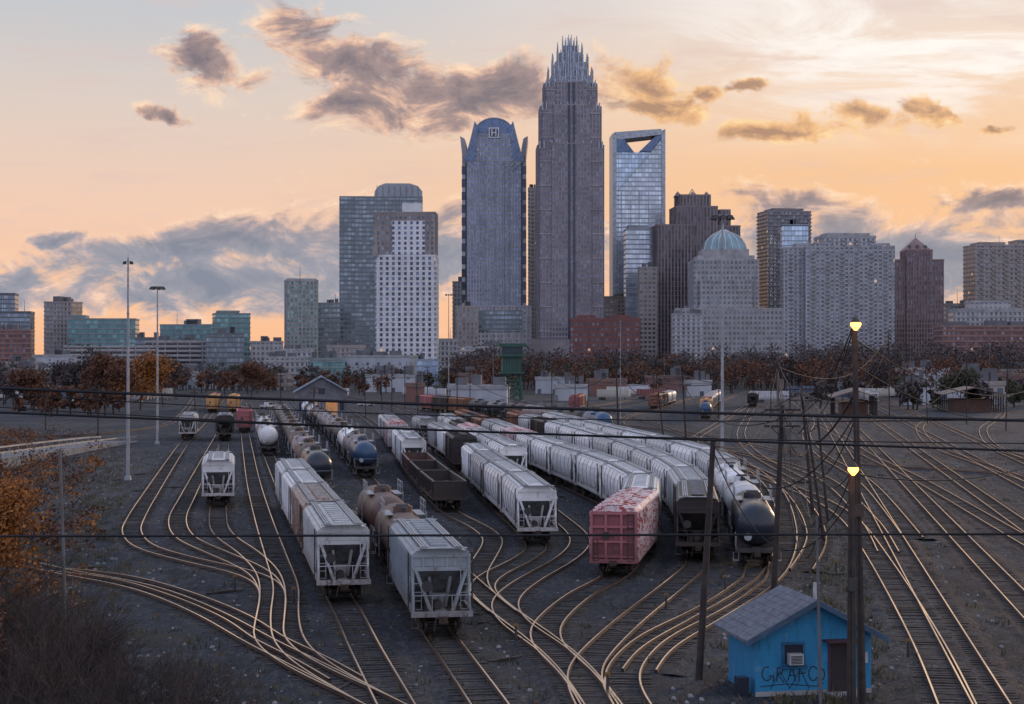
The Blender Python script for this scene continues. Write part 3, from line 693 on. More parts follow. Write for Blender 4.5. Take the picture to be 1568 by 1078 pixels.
def crowned():
    Z=1400.0; s=Z/F; g=tuple(FM['bofa']['grid']); mb=MB()
    def zz(y): return Z_(y,Z)
    tr=[(0,228,96),(228,168,88),(168,132,76)]
    zprev=0
    for y0,y1,w in tr:
        h=w*s/2; z1=zz(y1)
        skin(mb,-h,h,-h,h,zprev,z1,g,0,True,False,0.5,pm=1)
        q=h*0.62
        skin(mb,-q,q,-h-1.8,h+1.8,zprev,z1+4,g,0,True,False,0.4,pm=1)
        skin(mb,-h-1.8,h+1.8,-q,q,zprev,z1+3.9,g,0,True,False,0.4,pm=1)
        mb.box(-3,-1.2,-h-2.6,-h-2.2,zprev,z1+4,4); mb.box(1.2,3,-h-2.6,-h-2.2,zprev,z1+4,4)
        for k in range(int(zprev/20)+1,int(z1/20)+1): mb.box(-h-0.7,h+0.7,-h-0.7,h+0.7,k*20-.5,k*20+.5,5)
        n=8
        for k in range(n):
            c=-h+2*h*(k+0.5)/n
            for e in(-h,h):
                mb.box(c-0.35,c+0.35,e-0.4,e+0.4,z1+0.9,z1+7,2); mb.box(e-0.4,e+0.4,c-0.35,c+0.35,z1+0.9,z1+7.01,2)
        zprev=z1
    cr=[(132,112,68),(112,90,54),(90,74,38),(74,62,22)]
    for i,(y0,y1,w) in enumerate(cr):
        h=w*s/2; a=zz(y0);b=zz(y1)
        mb.box(-h*0.9,h*0.9,-h*0.9,h*0.9,a,b,3)
        n=9-i
        for k in range(n):
            c=-h+2*h*k/(n-1)
            ex=4+6*(1-abs(2*k/(n-1)-1))
            for e in(-h,h):
                mb.frustum(c-0.5,c+0.5,e-0.5,e+0.5,a-3,c-0.3,c+0.3,e-0.3,e+0.3,b+ex,2)
                mb.frustum(e-0.5,e+0.5,c-0.5,c+0.5,a-3,e-0.3,e+0.3,c-0.3,c+0.3,b+ex+0.01,2)
    for k in range(5):
        x=(k-2)*3.0; mb.tube((x,0,zz(64)),(x,0,zz(50+abs(k-2)*3)),0.55,0.2,5,2)
    h=48*s
    mb.box(-h-8,h+8,-h-12,-h-3,0,zz(520),1)
    m2=facade('crown_grid',(0.34,0.37,0.43),(0.16,0.18,0.24),1.8,3.0,0.55,0.8,0.4,0.0)
    mb.obj('crowned_skyscraper',[FM['bofa'],simple('granite_pier',(0.31,0.275,0.29),0.7,nscale=0.05),STL,m2,DKG,simple('granite_belt',(0.38,0.34,0.35),0.7,nscale=0.05)],(X_(874,Z),Z+h,0),math.radians(1.5))
crowned()
def flared():
    Z=1450.0; s=Z/F; g=tuple(FM['hearst']['grid']); mb=MB()
    cx=757
    def x(px): return (px-cx)*s
    def z(py): return Z_(py,Z)
    d=40*s
    skin(mb,x(716),x(798),-d,d,0,z(246),g,0,True,False,0.5)
    for sg in(-1,1):
        a,b=sorted((sg*44*s,sg*49*s))
        mb.box(a,b,-d+1,d-1,0,z(232),1)
        a,b=sorted((sg*41*s,sg*44*s))
        mb.box(a,b,-d+3,d-3,0,z(240),4)
        k=0
        while k*11<z(240)-20:
            aa,bb=sorted((sg*44*s,sg*49.5*s)); mb.box(aa,bb,-d+0.6,-d+0.99,10+k*11,17+k*11,4); k+=1
        mb.prism_y([(sg*42*s,z(250)),(sg*49*s,z(236)),(sg*52*s,z(208)),(sg*45*s,z(212)),(sg*42*s,z(228))],-d,d,1)
        pts=[]
        for k in range(9):
            t=k/8; pts.append((sg*(46-17*t**0.8)*s,z(246)+(z(186)-z(246))*t))
        inner=[(sg*(31-8*k/8)*s,z(246)+(z(196)-z(246))*k/8) for k in range(8,-1,-1)]
        mb.prism_y(pts+inner,-d-0.6,d+0.6,3)
        for k in range(0,8): 
            a=pts[k]; mb.beam((a[0],-d-0.8,a[1]),(sg*27*s,-d-0.8,a[1]-9),0.6,0.5,1)
            mb.beam((a[0],-d-0.8,a[1]),(pts[k+1][0],-d-0.8,pts[k+1][1]),0.9,0.6,1)
    skin(mb,x(727),x(787),-d+0.5,d-0.5,z(246)+1,z(206),g,0,True,False,0.5)
    arc=[(x(727),z(206)),(x(787),z(206))]+[( (math.cos(t)*30)*s,z(204)+math.sin(t)*24*s) for t in [math.pi*k/12 for k in range(13)]]
    mb.prism_y(arc,-d+1,d-1,3)
    for k in range(1,12):
        t=math.pi*k/12; mb.beam((0,-d+0.8,z(206)),(math.cos(t)*30*s,-d+0.8,z(204)+math.sin(t)*24*s),0.4,0.4,1)
        t2=math.pi*(k+1)/12; mb.beam((math.cos(t)*30*s,-d+0.6,z(204)+math.sin(t)*24*s),(math.cos(t2)*30*s,-d+0.6,z(204)+math.sin(t2)*24*s),1.0,0.8,1)
    mb.box(x(749),x(765),-d-0.6,-d+0.7,z(211),z(195),2)
    mb.box(x(751),x(763),-d-0.8,-d-0.61,z(209),z(197),4)
    for a,b in((753,755),(759,761)): mb.box(x(a),x(b),-d-1.0,-d-0.81,z(208),z(198),2)
    mb.box(x(755),x(759),-d-1.0,-d-0.81,z(204),z(202),2)
    for px in(735,742,757,772,779): mb.box(x(px)-0.4,x(px)+0.4,-d-1.2,-d-0.51,20,z(246),1)
    skin(mb,x(716),x(815),-d-16,-d-1.3,0,z(470),(6,4,0.7,0.6),5,True,False)
    mb.box(x(728),x(800),-d-17,-d-16.6,z(508),z(476),6)
    mb.obj('flared_crown_skyscraper',[FM['hearst'],simple('pale_stone',(0.40,0.40,0.43),0.7,nscale=0.05),WHT,BLUEG,DKG,FM['beige'],FM['dark']],(X_(cx,Z),Z+d,0),math.radians(-1))
flared()
def notched():
    Z=1520.0; s=Z/F; cx=977; mb=MB()
    def x(px): return (px-cx)*s
    def z(py): return Z_(py,Z)
    d=26*s
    mb.box(x(943),x(1012),-d,d,0,z(300),0)
    mb.prism_y([(x(943),z(300)),(x(1012),z(300)),(x(1012),z(212)),(x(996),z(233)),(x(943),z(233))],-d,d,0)
    mb.prism_y([(x(945),0),(x(1011),0),(x(1011),z(216)),(x(945),z(292))],-d-1.2,-d-0.01,1)
    mb.beam((x(945),-d-1.5,z(292)),(x(1011),-d-1.5,z(216)),1.2,.6,2)
    mb.prism_y([(x(937),0),(x(943),0),(x(943),z(207)),(x(937),z(204))],-d-1.5,d+1,2)
    mb.prism_y([(x(1012),0),(x(1018),0),(x(1018),z(197)),(x(1012),z(200))],-d-1.5,d+1,2)
    mb.prism_y([(x(943.1),z(214)),(x(1011.9),z(206)),(x(1011.9),z(197)),(x(940),z(202.5)),(x(943.1),z(207))],-d-1.4,d+0.9,2)
    mb.prism_y([(x(943.1),z(214)),(x(954),z(212)),(x(970),z(233)),(x(943.1),z(233))],-d-1,d,3)
    mb.prism_y([(x(996),z(232)),(x(1011.9),z(210)),(x(1011.9),z(206)),(x(1003),z(208)),(x(978),z(232))],-d-1,d,3)
    for k in range(4): mb.box(x(950+14*k),x(950+14*k)+0.5,-d-1.8,-d-1.21,10,z(292),2)
    mb.obj('notched_glass_skyscraper',[FM['duke'],FM['duke2'],STL,BLUEG],(X_(cx,Z),Z+d,0),math.radians(2))
notched()
def curvedtop():
    Z=1480.0; s=Z/F; cx=582; mb=MB(); g=tuple(FM['dark']['grid'])
    def x(px): return (px-cx)*s
    def z(py): return Z_(py,Z)
    d=30*s
    skin(mb,x(519),x(645),-d,d,0,z(302),g,0,False,True,sd=0.25)
    mb.box(x(519)-0.5,x(540),-d-0.8,-d-0.26,0,z(302),0)
    arc=[(x(571),z(301)),(x(645),z(301)),(x(645),z(292)),(x(638),z(284)),(x(626),z(280)),(x(588),z(280)),(x(578),z(284)),(x(572),z(292))]
    mb.prism_y(arc,-d+2,d-2,3)
    for k in range(8): mb.box(x(575+9*k),x(575+9*k)+0.5,-d+1.6,-d+1.99,z(300),z(284),1)
    mb.obj('curved_roof_office_tower',[FM['dark'],tint(TR['dark']),ROOF,simple('pale_panel',(0.34,0.37,0.40),0.5,nscale=0.05)],(X_(cx,Z),Z+d,0),math.radians(3))
curvedtop()
def whitegrid():
    Z=1200.0; s=Z/F; cx=620; mb=MB(); g=tuple(FM['white']['grid']); g2=tuple(FM['taupe']['grid'])
    def x(px): return (px-cx)*s
    def z(py): return Z_(py,Z)
    d=22*s
    skin(mb,x(577),x(668),-d,d,0,z(392),g,0,True,True,0.6,0.5,pm=1)
    skin(mb,x(572),x(667),-d+0.5,d-0.5,z(392)+0.9,z(326),g2,2,True,False,0.5,pm=3)
    mb.box(x(602),x(652),-d-0.4,-d-0.1,z(392)+1,z(338),0)
    mb.box(x(616),x(645),-6,6,z(326),z(310),1)
    mb.box(x(572),x(580),-d-2,-d,z(392),z(378),3)
    mb.obj('white_apartment_tower',[FM['white'],WHT,FM['taupe'],simple('taupe_pier',(0.34,0.30,0.29),0.7,nscale=0.05)],(X_(cx,Z),Z+d,0),math.radians(-3))
whitegrid()
def pyramid():
    Z=1300.0; s=Z/F; cx=1114; mb=MB(); g=tuple(FM['beige']['grid'])
    def x(px): return (px-cx)*s
    def z(py): return Z_(py,Z)
    w=50*s
    skin(mb,-w,w,-w*0.8,w*0.8,0,z(398),g,0,True,False)
    for i,(hw,yb,yt) in enumerate([(44,398,390),(36,390,380)]): mb.box(-hw*s,hw*s,-hw*s*0.8,hw*s*0.8,z(yb)+0.9*(i==0),z(yt),1)
    prof=[(33,380),(31,372),(26,363),(19,357),(10,352),(3,348)]
    for (a,ya),(b,yb) in zip(prof[:-1],prof[1:]): mb.frustum(-a*s,a*s,-a*s*.8,a*s*.8,z(ya),-b*s,b*s,-b*s*.8,b*s*.8,z(yb),2)
    for k in range(-3,4):
        for (a,ya),(b,yb) in zip(prof[:-1],prof[1:]): mb.beam((k/3*a*s,-a*s*.8-0.2,z(ya)),(k/3*b*s,-b*s*.8-0.2,z(yb)),0.5,0.4,3)
    mb.tube((0,0,z(350)),(0,0,z(338)),0.3,0.1,5,3)
    skin(mb,x(1034),x(1200),-w*0.8-14,-w*0.8-0.5,0,z(474),g,0,True,False)
    skin(mb,x(1072),x(1150),-w*0.8-7,-w*0.8-0.4,z(474)+1,z(430),g,0,True,False)
    mb.obj('pyramid_roof_office_tower',[FM['beige'],CONC,simple('green_glass_roof',(0.22,0.33,0.38),0.3,0.5,0.1),WHT],(X_(cx,Z),Z+w,0),0)
pyramid()
def browntower():
    Z=1420.0; s=Z/F; cx=1062; mb=MB(); g=tuple(FM['brown']['grid'])
    def x(px): return (px-cx)*s
    def z(py): return Z_(py,Z)
    for (a,b,t,d0,d1) in [(1004,1060,345,-20,20),(1034,1098,316,-17,19),(1041,1088,298,-14,16),(1096,1135,345,-12,20),(1104,1120,320,-10,10)]:
        skin(mb,x(a),x(b),d0,d1,0,z(t),g,0,True,False,0.6)
    for px in(1041,1064,1086): mb.add([(x(px)-3,-6,z(298)),(x(px)+3,-6,z(298)),(x(px)+3,6,z(298)),(x(px)-3,6,z(298)),(x(px),0,z(289))],[(0,1,4),(1,2,4),(2,3,4),(3,0,4)],1)
    mb.beam((x(1056),0,z(298)),(x(1064),0,z(286)),0.6,0.6,1); mb.beam((x(1072),0,z(298)),(x(1064),0,z(286)),0.6,0.6,1)
    mb.obj('brown_stone_skyscraper',[FM['brown'],simple('brown_pier',(0.24,0.195,0.20),0.7,nscale=0.05)],(X_(cx,Z),Z+20,0),math.radians(4))
browntower()
def mauve():
    Z=1350.0; s=Z/F; cx=1411; mb=MB(); g=tuple(FM['brownt']['grid'])
    def z(py): return Z_(py,Z)
    w=38*s
    skin(mb,-w,w,-w*.7,w*.7,0,z(398),g,0,True,False)
    a=20*s
    skin(mb,-a,a,-w*.7-1.5,w*.5,0,z(383),g,0,True,False)
    mb.frustum(-a,a,-a,a,z(383)+0.9,-0.5,0.5,-0.5,0.5,z(362),1)
    mb.tube((0,0,z(363)),(0,0,z(354)),0.3,0.1,5,2)
    for k in(-0.6,0,0.6): mb.box(k*a-1,k*a+1,-a*0.9,-a*0.5,z(382),z(374),2)
    mb.obj('mauve_spire_office_tower',[FM['brownt'],simple('mauve_pier',(0.26,0.17,0.165),0.6,nscale=0.1),ROOF],(X_(cx,Z),Z+w,0),math.radians(-2))
mauve()
bld('office_building',-20,45,478,1350,'dark2',8,0.8,slabs=True,tiers=[(0.1,0.6,450,True)])
bld('brick_apartment_building',-20,46,506,1250,'brick',8,0.6,slabs=True)
bld('office_building',66,118,463,1420,'taupe',-12,0.8,slabs=True)
bld('teal_glass_office',100,206,489,1380,'teal',6,0.5,slabs=True,tiers=[(0.0,0.25,484,False)])
bld('office_building',205,247,518,1330,'dark2',6,0.6,slabs=True)
bld('teal_glass_office',244,330,498,1400,'teal',-6,0.5,slabs=True)
bld('glass_office_building',318,382,481,1320,'teal',14,0.9,slabs=True,tiers=[(0.1,0.7,477,False)])
bld('parking_garage',96,235,531,1150,'deck',4,0.35,slabs=True,roofbox=False)
bld('parking_garage',222,325,523,1220,'deck',-3,0.4,slabs=True)
bld('office_building',310,372,512,1200,'dark2',10,0.6,slabs=True)
bld('office_building',380,432,524,1250,'beige',5,0.6)
bld('hotel_tower',432,486,430,1300,'hotel',16,0.7,piers=True,tiers=[(0.05,0.95,428,False)])
bld('hotel_tower',484,520,465,1360,'dark',5,0.7,slabs=True)
bld('slim_residential_tower',809,830,288,1600,'tan',0,1.0,slabs=True)
bld('office_building',693,720,432,1560,'beige',0,0.8,slabs=True)
bld('office_building',697,732,470,1340,'taupe',5,0.6,piers=True)
bld('glass_office_building',957,1000,352,1440,'duke2',3,0.7,slabs=True,tiers=[(0.1,0.8,346,False)])
bld('office_building',985,1012,365,1500,'taupe',0,0.8,slabs=True)
bld('office_building',978,1006,410,1380,'tan',6,0.7,piers=True)
bld('brick_apartment_building',874,983,489,1180,'brick',-4,0.4,slabs=False,piers=True,trim=tint((0.20,0.085,0.075)),tiers=[(0.1,0.35,484,True),(0.6,0.85,484,True)])
bld('office_building',920,985,455,1500,'tan',0,0.6)
bld('dark_condo_tower',1166,1243,324,1450,'condod',10,0.7,slabs=True,tiers=[(0.15,0.85,320,False)],sd=0.8)
bld('glass_condo_tower',1198,1238,345,1400,'duke',0,0.5,slabs=True)
bld('grey_condo_tower',1200,1262,380,1290,'condo',0,0.5,slabs=True,balc=True,tiers=[(0.3,0.9,374,True)])
bld('grey_condo_tower',1255,1342,362,1320,'condo',5,0.6,slabs=True,balc=True,tiers=[(0.1,0.9,358,False)])
bld('grey_condo_tower',1235,1372,378,1280,'condo',-3,0.4,piers=True,balc=True,tiers=[(0.1,0.3,372,True),(0.75,0.95,374,True)])
bld('brick_condo_tower',1487,1590,376,1380,'tan',6,0.5,slabs=True,balc=True,tiers=[(0.1,0.5,372,True),(0.72,0.98,368,True)])
bld('office_building',1448,1500,466,1420,'beige',0,0.5,slabs=True)
bld('brick_office_building',1462,1590,474,1180,'beige',-5,0.4,slabs=True,tiers=[(0.2,0.7,462,True)])
bld('brick_office_building',1440,1585,500,1120,'brick',3,0.3,slabs=True)
bld('office_building',1050,1100,470,1350,'beige',0,0.4,slabs=True)
bld('apartment_building',1030,1075,482,1220,'condo',0,0.5,slabs=True)
bld('office_building',640,700,520,1300,'beige',0,0.5,slabs=True)
lows=[(525,640,546,1080,'ware'),(638,672,552,1060,'duke'),(470,528,550,1060,'teal'),(400,470,548,1100,'beige'),(0,60,556,1000,'tan'),(50,110,545,1100,'ware'),
 (430,480,536,1180,'condo'),(500,560,530,1200,'taupe'),(700,770,532,1200,'beige'),(20,90,566,900,'ware'),(110,190,572,860,'wareb'),(250,330,571,900,'ware'),
 (330,440,574,850,'tan'),(560,640,576,800,'ware'),(700,760,574,820,'wareb'),(820,880,580,760,'ware'),(900,960,583,720,'wareb'),(990,1050,578,780,'wareb'),
 (1380,1455,566,760,'ware'),(1460,1568,575,700,'wareb'),(1500,1620,568,800,'tan'),(1280,1340,571,850,'ware'),(-60,40,580,760,'wareb'),
 (1385,1425,590,560,'ware'),(1480,1540,588,560,'tan'),(40,110,592,600,'ware'),(150,230,590,640,'tan'),(690,780,594,560,'ware'),(620,650,590,600,'wareb'),(850,900,592,620,'ware'),(1050,1090,585,700,'ware')]
for i,(a,b,t,Z,mk) in enumerate(lows):
    bld('warehouse' if 'ware' in mk else 'low_rise_building',a,b,t,Z,mk,R.uniform(-12,12),R.uniform(0.35,0.8),slabs=(mk not in('ware','wareb')))
# ------------------------------------------------------------------ vegetation
def leafmat(name,a,b_):
    m,n,b=newmat(name)
    tc=n.new('ShaderNodeTexCoord').outputs['Object']
    g=n.new('ShaderNodeNewGeometry')
    f=n.noise(tc,0.5,3)
    n.set(b.inputs['Base Color'],n.mix(n.m('MULTIPLY_ADD',g.outputs['Random Per Island'],0.6,n.m('MULTIPLY',f,0.4)),c4(a),c4(b_)))
    b.inputs['Roughness'].default_value=0.8
    return m
BARK=simple('bark',(0.05,0.04,0.035),0.9,nscale=3)
LV_OR=leafmat('leaves_orange',(0.42,0.15,0.022),(0.09,0.04,0.015)); LV_RU=leafmat('leaves_rust',(0.18,0.068,0.032),(0.05,0.028,0.02))
LV_BR=leafmat('twigs_brown',(0.10,0.072,0.07),(0.045,0.038,0.04)); LV_GR=leafmat('leaves_green',(0.045,0.055,0.03),(0.065,0.06,0.033))
def leafq(mb,p,sz,mat):
    a=Vector((R.gauss(0,1),R.gauss(0,1),R.gauss(0,1))).normalized(); b=a.orthogonal().normalized(); c=a.cross(b)
    p=Vector(p); s1=sz*R.uniform(.6,1.2); s2=sz*R.uniform(.35,.8)
    mb.add([tuple(p-b*s1),tuple(p+c*s2),tuple(p+b*s1),tuple(p-c*s2)],[(0,1,2,3)],mat)
def branch(mb,p,d,L,r,dep,mat,tips=None,spread=0.6):
    q=p
    for k in range(3):
        d2=(d+Vector((R.gauss(0,.12),R.gauss(0,.12),R.gauss(0,.08)))).normalized(); q2=q+d2*(L/3)
        mb.tube(q,q2,r*(1-k*.2),r*(1-(k+1)*.2),5 if r>0.05 else 3,mat,False); q=q2; d=d2
        if dep>0 and k>0:
            for _ in range(2):
                dd=(d+Vector((R.gauss(0,spread),R.gauss(0,spread),R.gauss(0.1,spread*.6)))).normalized()
                branch(mb,q,dd,L*R.uniform(.5,.72),r*.5,dep-1,mat,tips,spread)
    if tips is not None and dep<=1: tips.append(q)
def neartree(name,x,y,h,leaf,nl,sz=0.13,spread=0.55,clump=0.7,rmax=99):
    mb=MB(); tips=[]
    branch(mb,Vector((0,0,0)),Vector((0,0,1)),h*0.55,h*0.018,4,0,tips,spread)
    for t in tips:
        if math.hypot(t.x,t.y)>rmax: continue
        for _ in range(nl):
            leafq(mb,(t.x+R.gauss(0,clump),t.y+R.gauss(0,clump),t.z+R.gauss(0,clump*.8)),sz,1)
    return mb.obj(name,[BARK,leaf],(x,y,0))
neartree('autumn_tree',-26.6,82,8.4,LV_OR,34,0.12,0.42,0.45,3.8)
neartree('autumn_tree',-24.3,78,6.8,LV_OR,34,0.11,0.42,0.40,2.4)
neartree('autumn_tree',-30.0,96,8.6,LV_RU,30,0.13,0.42,0.5,3.6)
neartree('autumn_tree',-22.4,71,5.2,LV_OR,34,0.10,0.45,0.35,2.1)
neartree('autumn_tree',-22.0,68,3.6,LV_RU,30,0.10,0.5,0.35,1.8)
neartree('autumn_tree',-24.2,75,4.4,LV_OR,30,0.10,0.5,0.4,2.4)
for (px,py,h,lf) in [(160,640,14,LV_RU),(215,628,13,LV_OR),(250,622,12,LV_OR),(130,632,13,LV_BR),(95,625,12,LV_BR),(385,612,12,LV_RU),(60,628,11,LV_RU),(182,632,11,LV_OR),(270,612,12,LV_BR),(1470,625,9,LV_GR),(1340,612,11,LV_BR)]:
    x,y=gp(px,py); neartree('autumn_tree',x,y,h,lf,12,0.45,0.6,1.0)
def shrubs():
    mb=MB()
    for i in range(150):
        y=R.uniform(60,80); px=R.uniform(-40,380 if y<70 else 190); x=X_(px,y)
        for _ in range(R.randint(3,6)):
            branch(mb,Vector((x+R.gauss(0,.3),y+R.gauss(0,.3),0)),Vector((R.gauss(0,.45),R.gauss(0,.45),1)).normalized(),R.uniform(0.9,2.6)*(1.15 if px<130 else 0.7),0.030,2,0,None,0.55)
    mb.obj('bare_shrubs',[simple('twig',(0.028,0.022,0.024),0.9,c2=(.07,.05,.045))])
    mb=MB()
    for i in range(300):
        y=R.uniform(64,330); px=R.uniform(-60,95)+R.uniform(0,90)*(R.random()<.4); 
        if y<86: px=R.uniform(-60,130)
        x=X_(px,y); r=R.uniform(.4,1.3)*(1 if y<150 else 1.5); h=r*R.uniform(.7,1.3); mt=R.choice([0,0,1,2])
        for k in range(90 if y<120 else 45):
            v=Vector((R.gauss(0,1),R.gauss(0,1),R.gauss(0,1))).normalized()*R.uniform(.5,1.05)
            leafq(mb,(x+v.x*r,y+v.y*r,max(.05,h*.55+v.z*h*.6)),0.09 if y<120 else .2,mt)
    mb.obj('autumn_shrubs',[LV_RU,LV_BR,LV_OR])
shrubs()
def weeds():
    mb=MB()
    for i in range(3600):
        y=62+R.random()**1.4*220; 
        side=R.random()
        px=R.uniform(0,190) if side<0.3 else (R.uniform(1190,1340) if side<0.55 else R.uniform(100,1560))
        x=X_(px,y); n=R.randint(4,10); mt=0 if R.random()<.55 else 1
        for _ in range(n):
            bx_,by_=x+R.gauss(0,.25),y+R.gauss(0,.25); h=R.uniform(.12,.45)
            dx,dy=R.gauss(0,.1),R.gauss(0,.1)
            mb.add([(bx_-.035,by_,0),(bx_+.035,by_,0),(bx_+dx,by_+dy,h)],[(0,1,2)],mt)
    mb.obj('weeds',[simple('dry_weed',(0.14,0.11,0.055),0.9),LV_GR])
weeds()
def debris():
    mb=MB()
    for i in range(3200):
        y=66+R.random()**1.3*200; px=R.uniform(60,1560); x=X_(px,y); s=R.uniform(.03,.12)
        mb.frustum(x-s,x+s,y-s*1.5,y+s*1.5,0,x-s*.6,x+s*.5,y-s,y+s,s*.8,0 if R.random()<.6 else 1)
    for i in range(70):
        y=R.uniform(70,220); px=R.uniform(100,1500); x=X_(px,y); a=R.uniform(0,3.1)
        mb.beam((x,y,0.08),(x+math.cos(a)*2.0,y+math.sin(a)*2.0,0.08),0.2,0.14,2)
    mb.obj('yard_debris',[simple('pale_stone_bits',(0.26,0.26,0.27),0.9),simple('rust_bits',(0.1,0.06,0.04),0.9),TIE])
debris()
def treeline(name,leaf,spec):
    mb=MB()
    for (px0,px1,Z0,Z1,h0,h1,cnt) in spec:
        for i in range(cnt):
            Z=R.uniform(Z0,Z1); px=R.uniform(px0,px1); x=X_(px,Z); h=R.uniform(h0,h1); w=h*R.uniform(.38,.55)
            mb.tube((x,Z,0),(x,Z,h*.6),0.3,0.15,5,0,False)
            for c in range(R.randint(6,9)):
                a=R.uniform(0,6.28); rr=R.uniform(0.1,.75)*w; cx_,cy_,cz=x+math.cos(a)*rr,Z+math.sin(a)*rr,h*R.uniform(.28,.88)
                cr=w*R.uniform(.25,.48)
                mb.tube((x,Z,h*.35),(cx_,cy_,cz),0.14,0.05,3,0,False)
                for k in range(26):
                    v=Vector((R.gauss(0,1),R.gauss(0,1),R.gauss(0,1))).normalized()*cr*R.uniform(.3,1.1)
                    leafq(mb,(cx_+v.x,cy_+v.y,cz+v.z*.8),R.uniform(.45,.95),1)
    mb.obj(name,[BARK,leaf])
treeline('bare_treeline',LV_BR,[(690,1260,850,1080,17,25,190),(1220,1600,800,1050,18,28,130),(0,430,800,1050,10,16,70),(-40,120,550,750,8,12,24),(1250,1600,500,780,6,11,30),(430,700,800,1050,9,14,30)])
treeline('autumn_treeline',LV_RU,[(700,1260,760,1050,12,20,100),(1240,1600,700,1000,12,21,80),(60,430,700,980,9,14,45),(0,200,430,600,5,9,26),(440,700,700,900,7,11,20)])
treeline('green_treeline',LV_GR,[(700,1560,800,1050,12,18,80),(0,430,760,1050,9,14,45),(1380,1600,500,700,6,10,20),(450,700,800,1000,8,11,16)])
# ------------------------------------------------------------------ poles, masts, wires
GALV=simple('galvanized_pole',(0.34,0.36,0.39),0.5,0.3,0.5)
GALD=simple('weathered_pole',(0.15,0.155,0.165),0.7,0.1,0.5)
WOOD=simple('creosote_pole',(0.030,0.024,0.023),0.9,0,2,c2=(0.055,0.042,0.038))
CERAM=simple('insulator',(0.12,0.11,0.11),0.3)
WIRE=simple('cable_black',(0.015,0.015,0.02),0.8)
def lightmast(px,yb,yt,head=True,r=0.22):
    x,Z=gp(px,yb); h=Z_(yt,Z); mb=MB()
    mb.tube((0,0,0),(0,0,h),r,r*.45,10,0); mb.tube((0,0,0),(0,0,0.5),r*2,r*1.6,8,0)
    for k in range(1,8): mb.tube((0,0,h*k/8-.06),(0,0,h*k/8+.06),r*(1-.55*k/8)+.05,r*(1-.55*k/8)+.05,10,0)
    if head:
        mb.tube((-1.0,0,h-.1),(1.0,0,h-.1),.06,.06,6,0); mb.tube((0,-1.0,h-.1),(0,1.0,h-.1),.06,.06,6,0)
        for k in range(8):
            a=k*math.pi/4; p=(math.cos(a)*1.0,math.sin(a)*1.0,h-.1)
            mb.frustum(p[0]-.15,p[0]+.15,p[1]-.15,p[1]+.15,h-.1,p[0]*1.15-.28,p[0]*1.15+.28,p[1]*1.15-.28,p[1]*1.15+.28,h-.6,1)
            q=(math.cos(a+math.pi/4),math.sin(a+math.pi/4),h-.1); mb.tube(p,q,.04,.04,4,0)
    else:
        mb.tube((-.5,0,h-.4),(.5,0,h-.4),.05,.05,5,0); mb.tube((0,0,h-.5),(0,0,h+.6),.04,.02,5,0)
        for k in(-.4,.4): mb.box(k-.2,k+.2,-.15,.15,h-.75,h-.45,1)
    mb.obj('yard_light_mast',[GALV,BLK],(x,Z,0))
lightmast(196,735,395,False); lightmast(241,680,438); lightmast(687,615,450); lightmast(1106,745,328)
lightmast(950,640,490,False,.12)
def upole(px,yb,yt,lean=0.0,r=0.17,arm=True,name='utility_pole',mat=None,toppx=None,armz=0.6):
    x,Z=gp(px,yb); h=Z_(yt,Z); tx=(X_(toppx,Z)-x) if toppx else lean; mb=MB()
    mb.tube((0,0,0),(tx,0,h),r,r*.7,8,0)
    if arm:
        for k in range(2):
            z=h-armz-k*1.0; xx=tx*z/h
            mb.box(xx-1.1,xx+1.1,-.3,-.18,z-.06,z+.06,0)
            for q in(-1.0,-.6,.6,1.0): mb.tube((xx+q,-.24,z+.06),(xx+q,-.24,z+.25),.05,.035,6,1)
            mb.beam((xx-.7,-.24,z-.05),(xx,-.2,z-.7),.05,.05,0); mb.beam((xx+.7,-.24,z-.05),(xx,-.2,z-.7),.05,.05,0)
        mb.tube((tx*.8+.35,-.1,h*.8),(tx*.8+.35,-.1,h*.8+.9),.22,.22,8,1)
    mb.obj(name,[mat or WOOD,CERAM],(x,Z,0))
    return (x+tx,Z,h)
upole(1070,1040,675,toppx=1092,arm=False); upole(1185,905,620,toppx=1198,armz=.3,r=.2)
upole(948,690,545,toppx=943); upole(1052,705,572,toppx=1045); upole(1195,760,552,toppx=1190)
upole(1245,790,586,toppx=1226); upole(1268,800,640,toppx=1252,arm=False,r=.14); upole(1262,830,640,toppx=1235,arm=False,r=.14)
upole(103,1020,690,toppx=92,arm=False,r=.1,mat=GALD); upole(1256,1082,790,toppx=1250,arm=False,r=.07,mat=GALD)
upole(1362,640,505,toppx=1360); upole(1020,705,600,toppx=1008,r=.14); upole(700,640,560,r=.14); upole(845,640,560,r=.14); upole(600,640,560,r=.14); upole(1480,650,545,r=.14)
for px,yb,yt in [(480,655,590),(560,640,575),(620,625,560),(640,640,585),(880,640,570),(300,650,590),(430,640,565),(780,640,580),(1100,640,560),(1420,650,560),(1540,660,560),(70,660,575),(150,670,590),(655,620,560),(720,625,565),(900,625,560),(1000,625,565),(1290,625,560),(585,628,565),(668,628,572),(1180,640,570),(1500,612,530),(1210,700,590)]:
    upole(px,yb,yt,lean=R.uniform(-.4,.4),r=.14)
def wire(a,b,sag,r=0.02,n=24,name='power_line',mat=None):
    mb=MB(); a=Vector(a);b=Vector(b); pts=[]
    for k in range(n+1):
        t=k/n; p=a.lerp(b,t); p.z-=sag*4*t*(1-t); pts.append(p)
    mb.path(pts,r,5); mb.obj(name,[mat or WIRE])
def hvp(x,Z,h):
    mb=MB(); mb.tube((0,0,0),(0,0,h),.25,.17,8,0); mb.box(-.1,.1,-1.2,1.2,h-1.4,h-1.25,0); mb.obj('utility_pole',[WOOD],(x,Z,0))
hvp(-34,60,16.5); hvp(34,60,16)
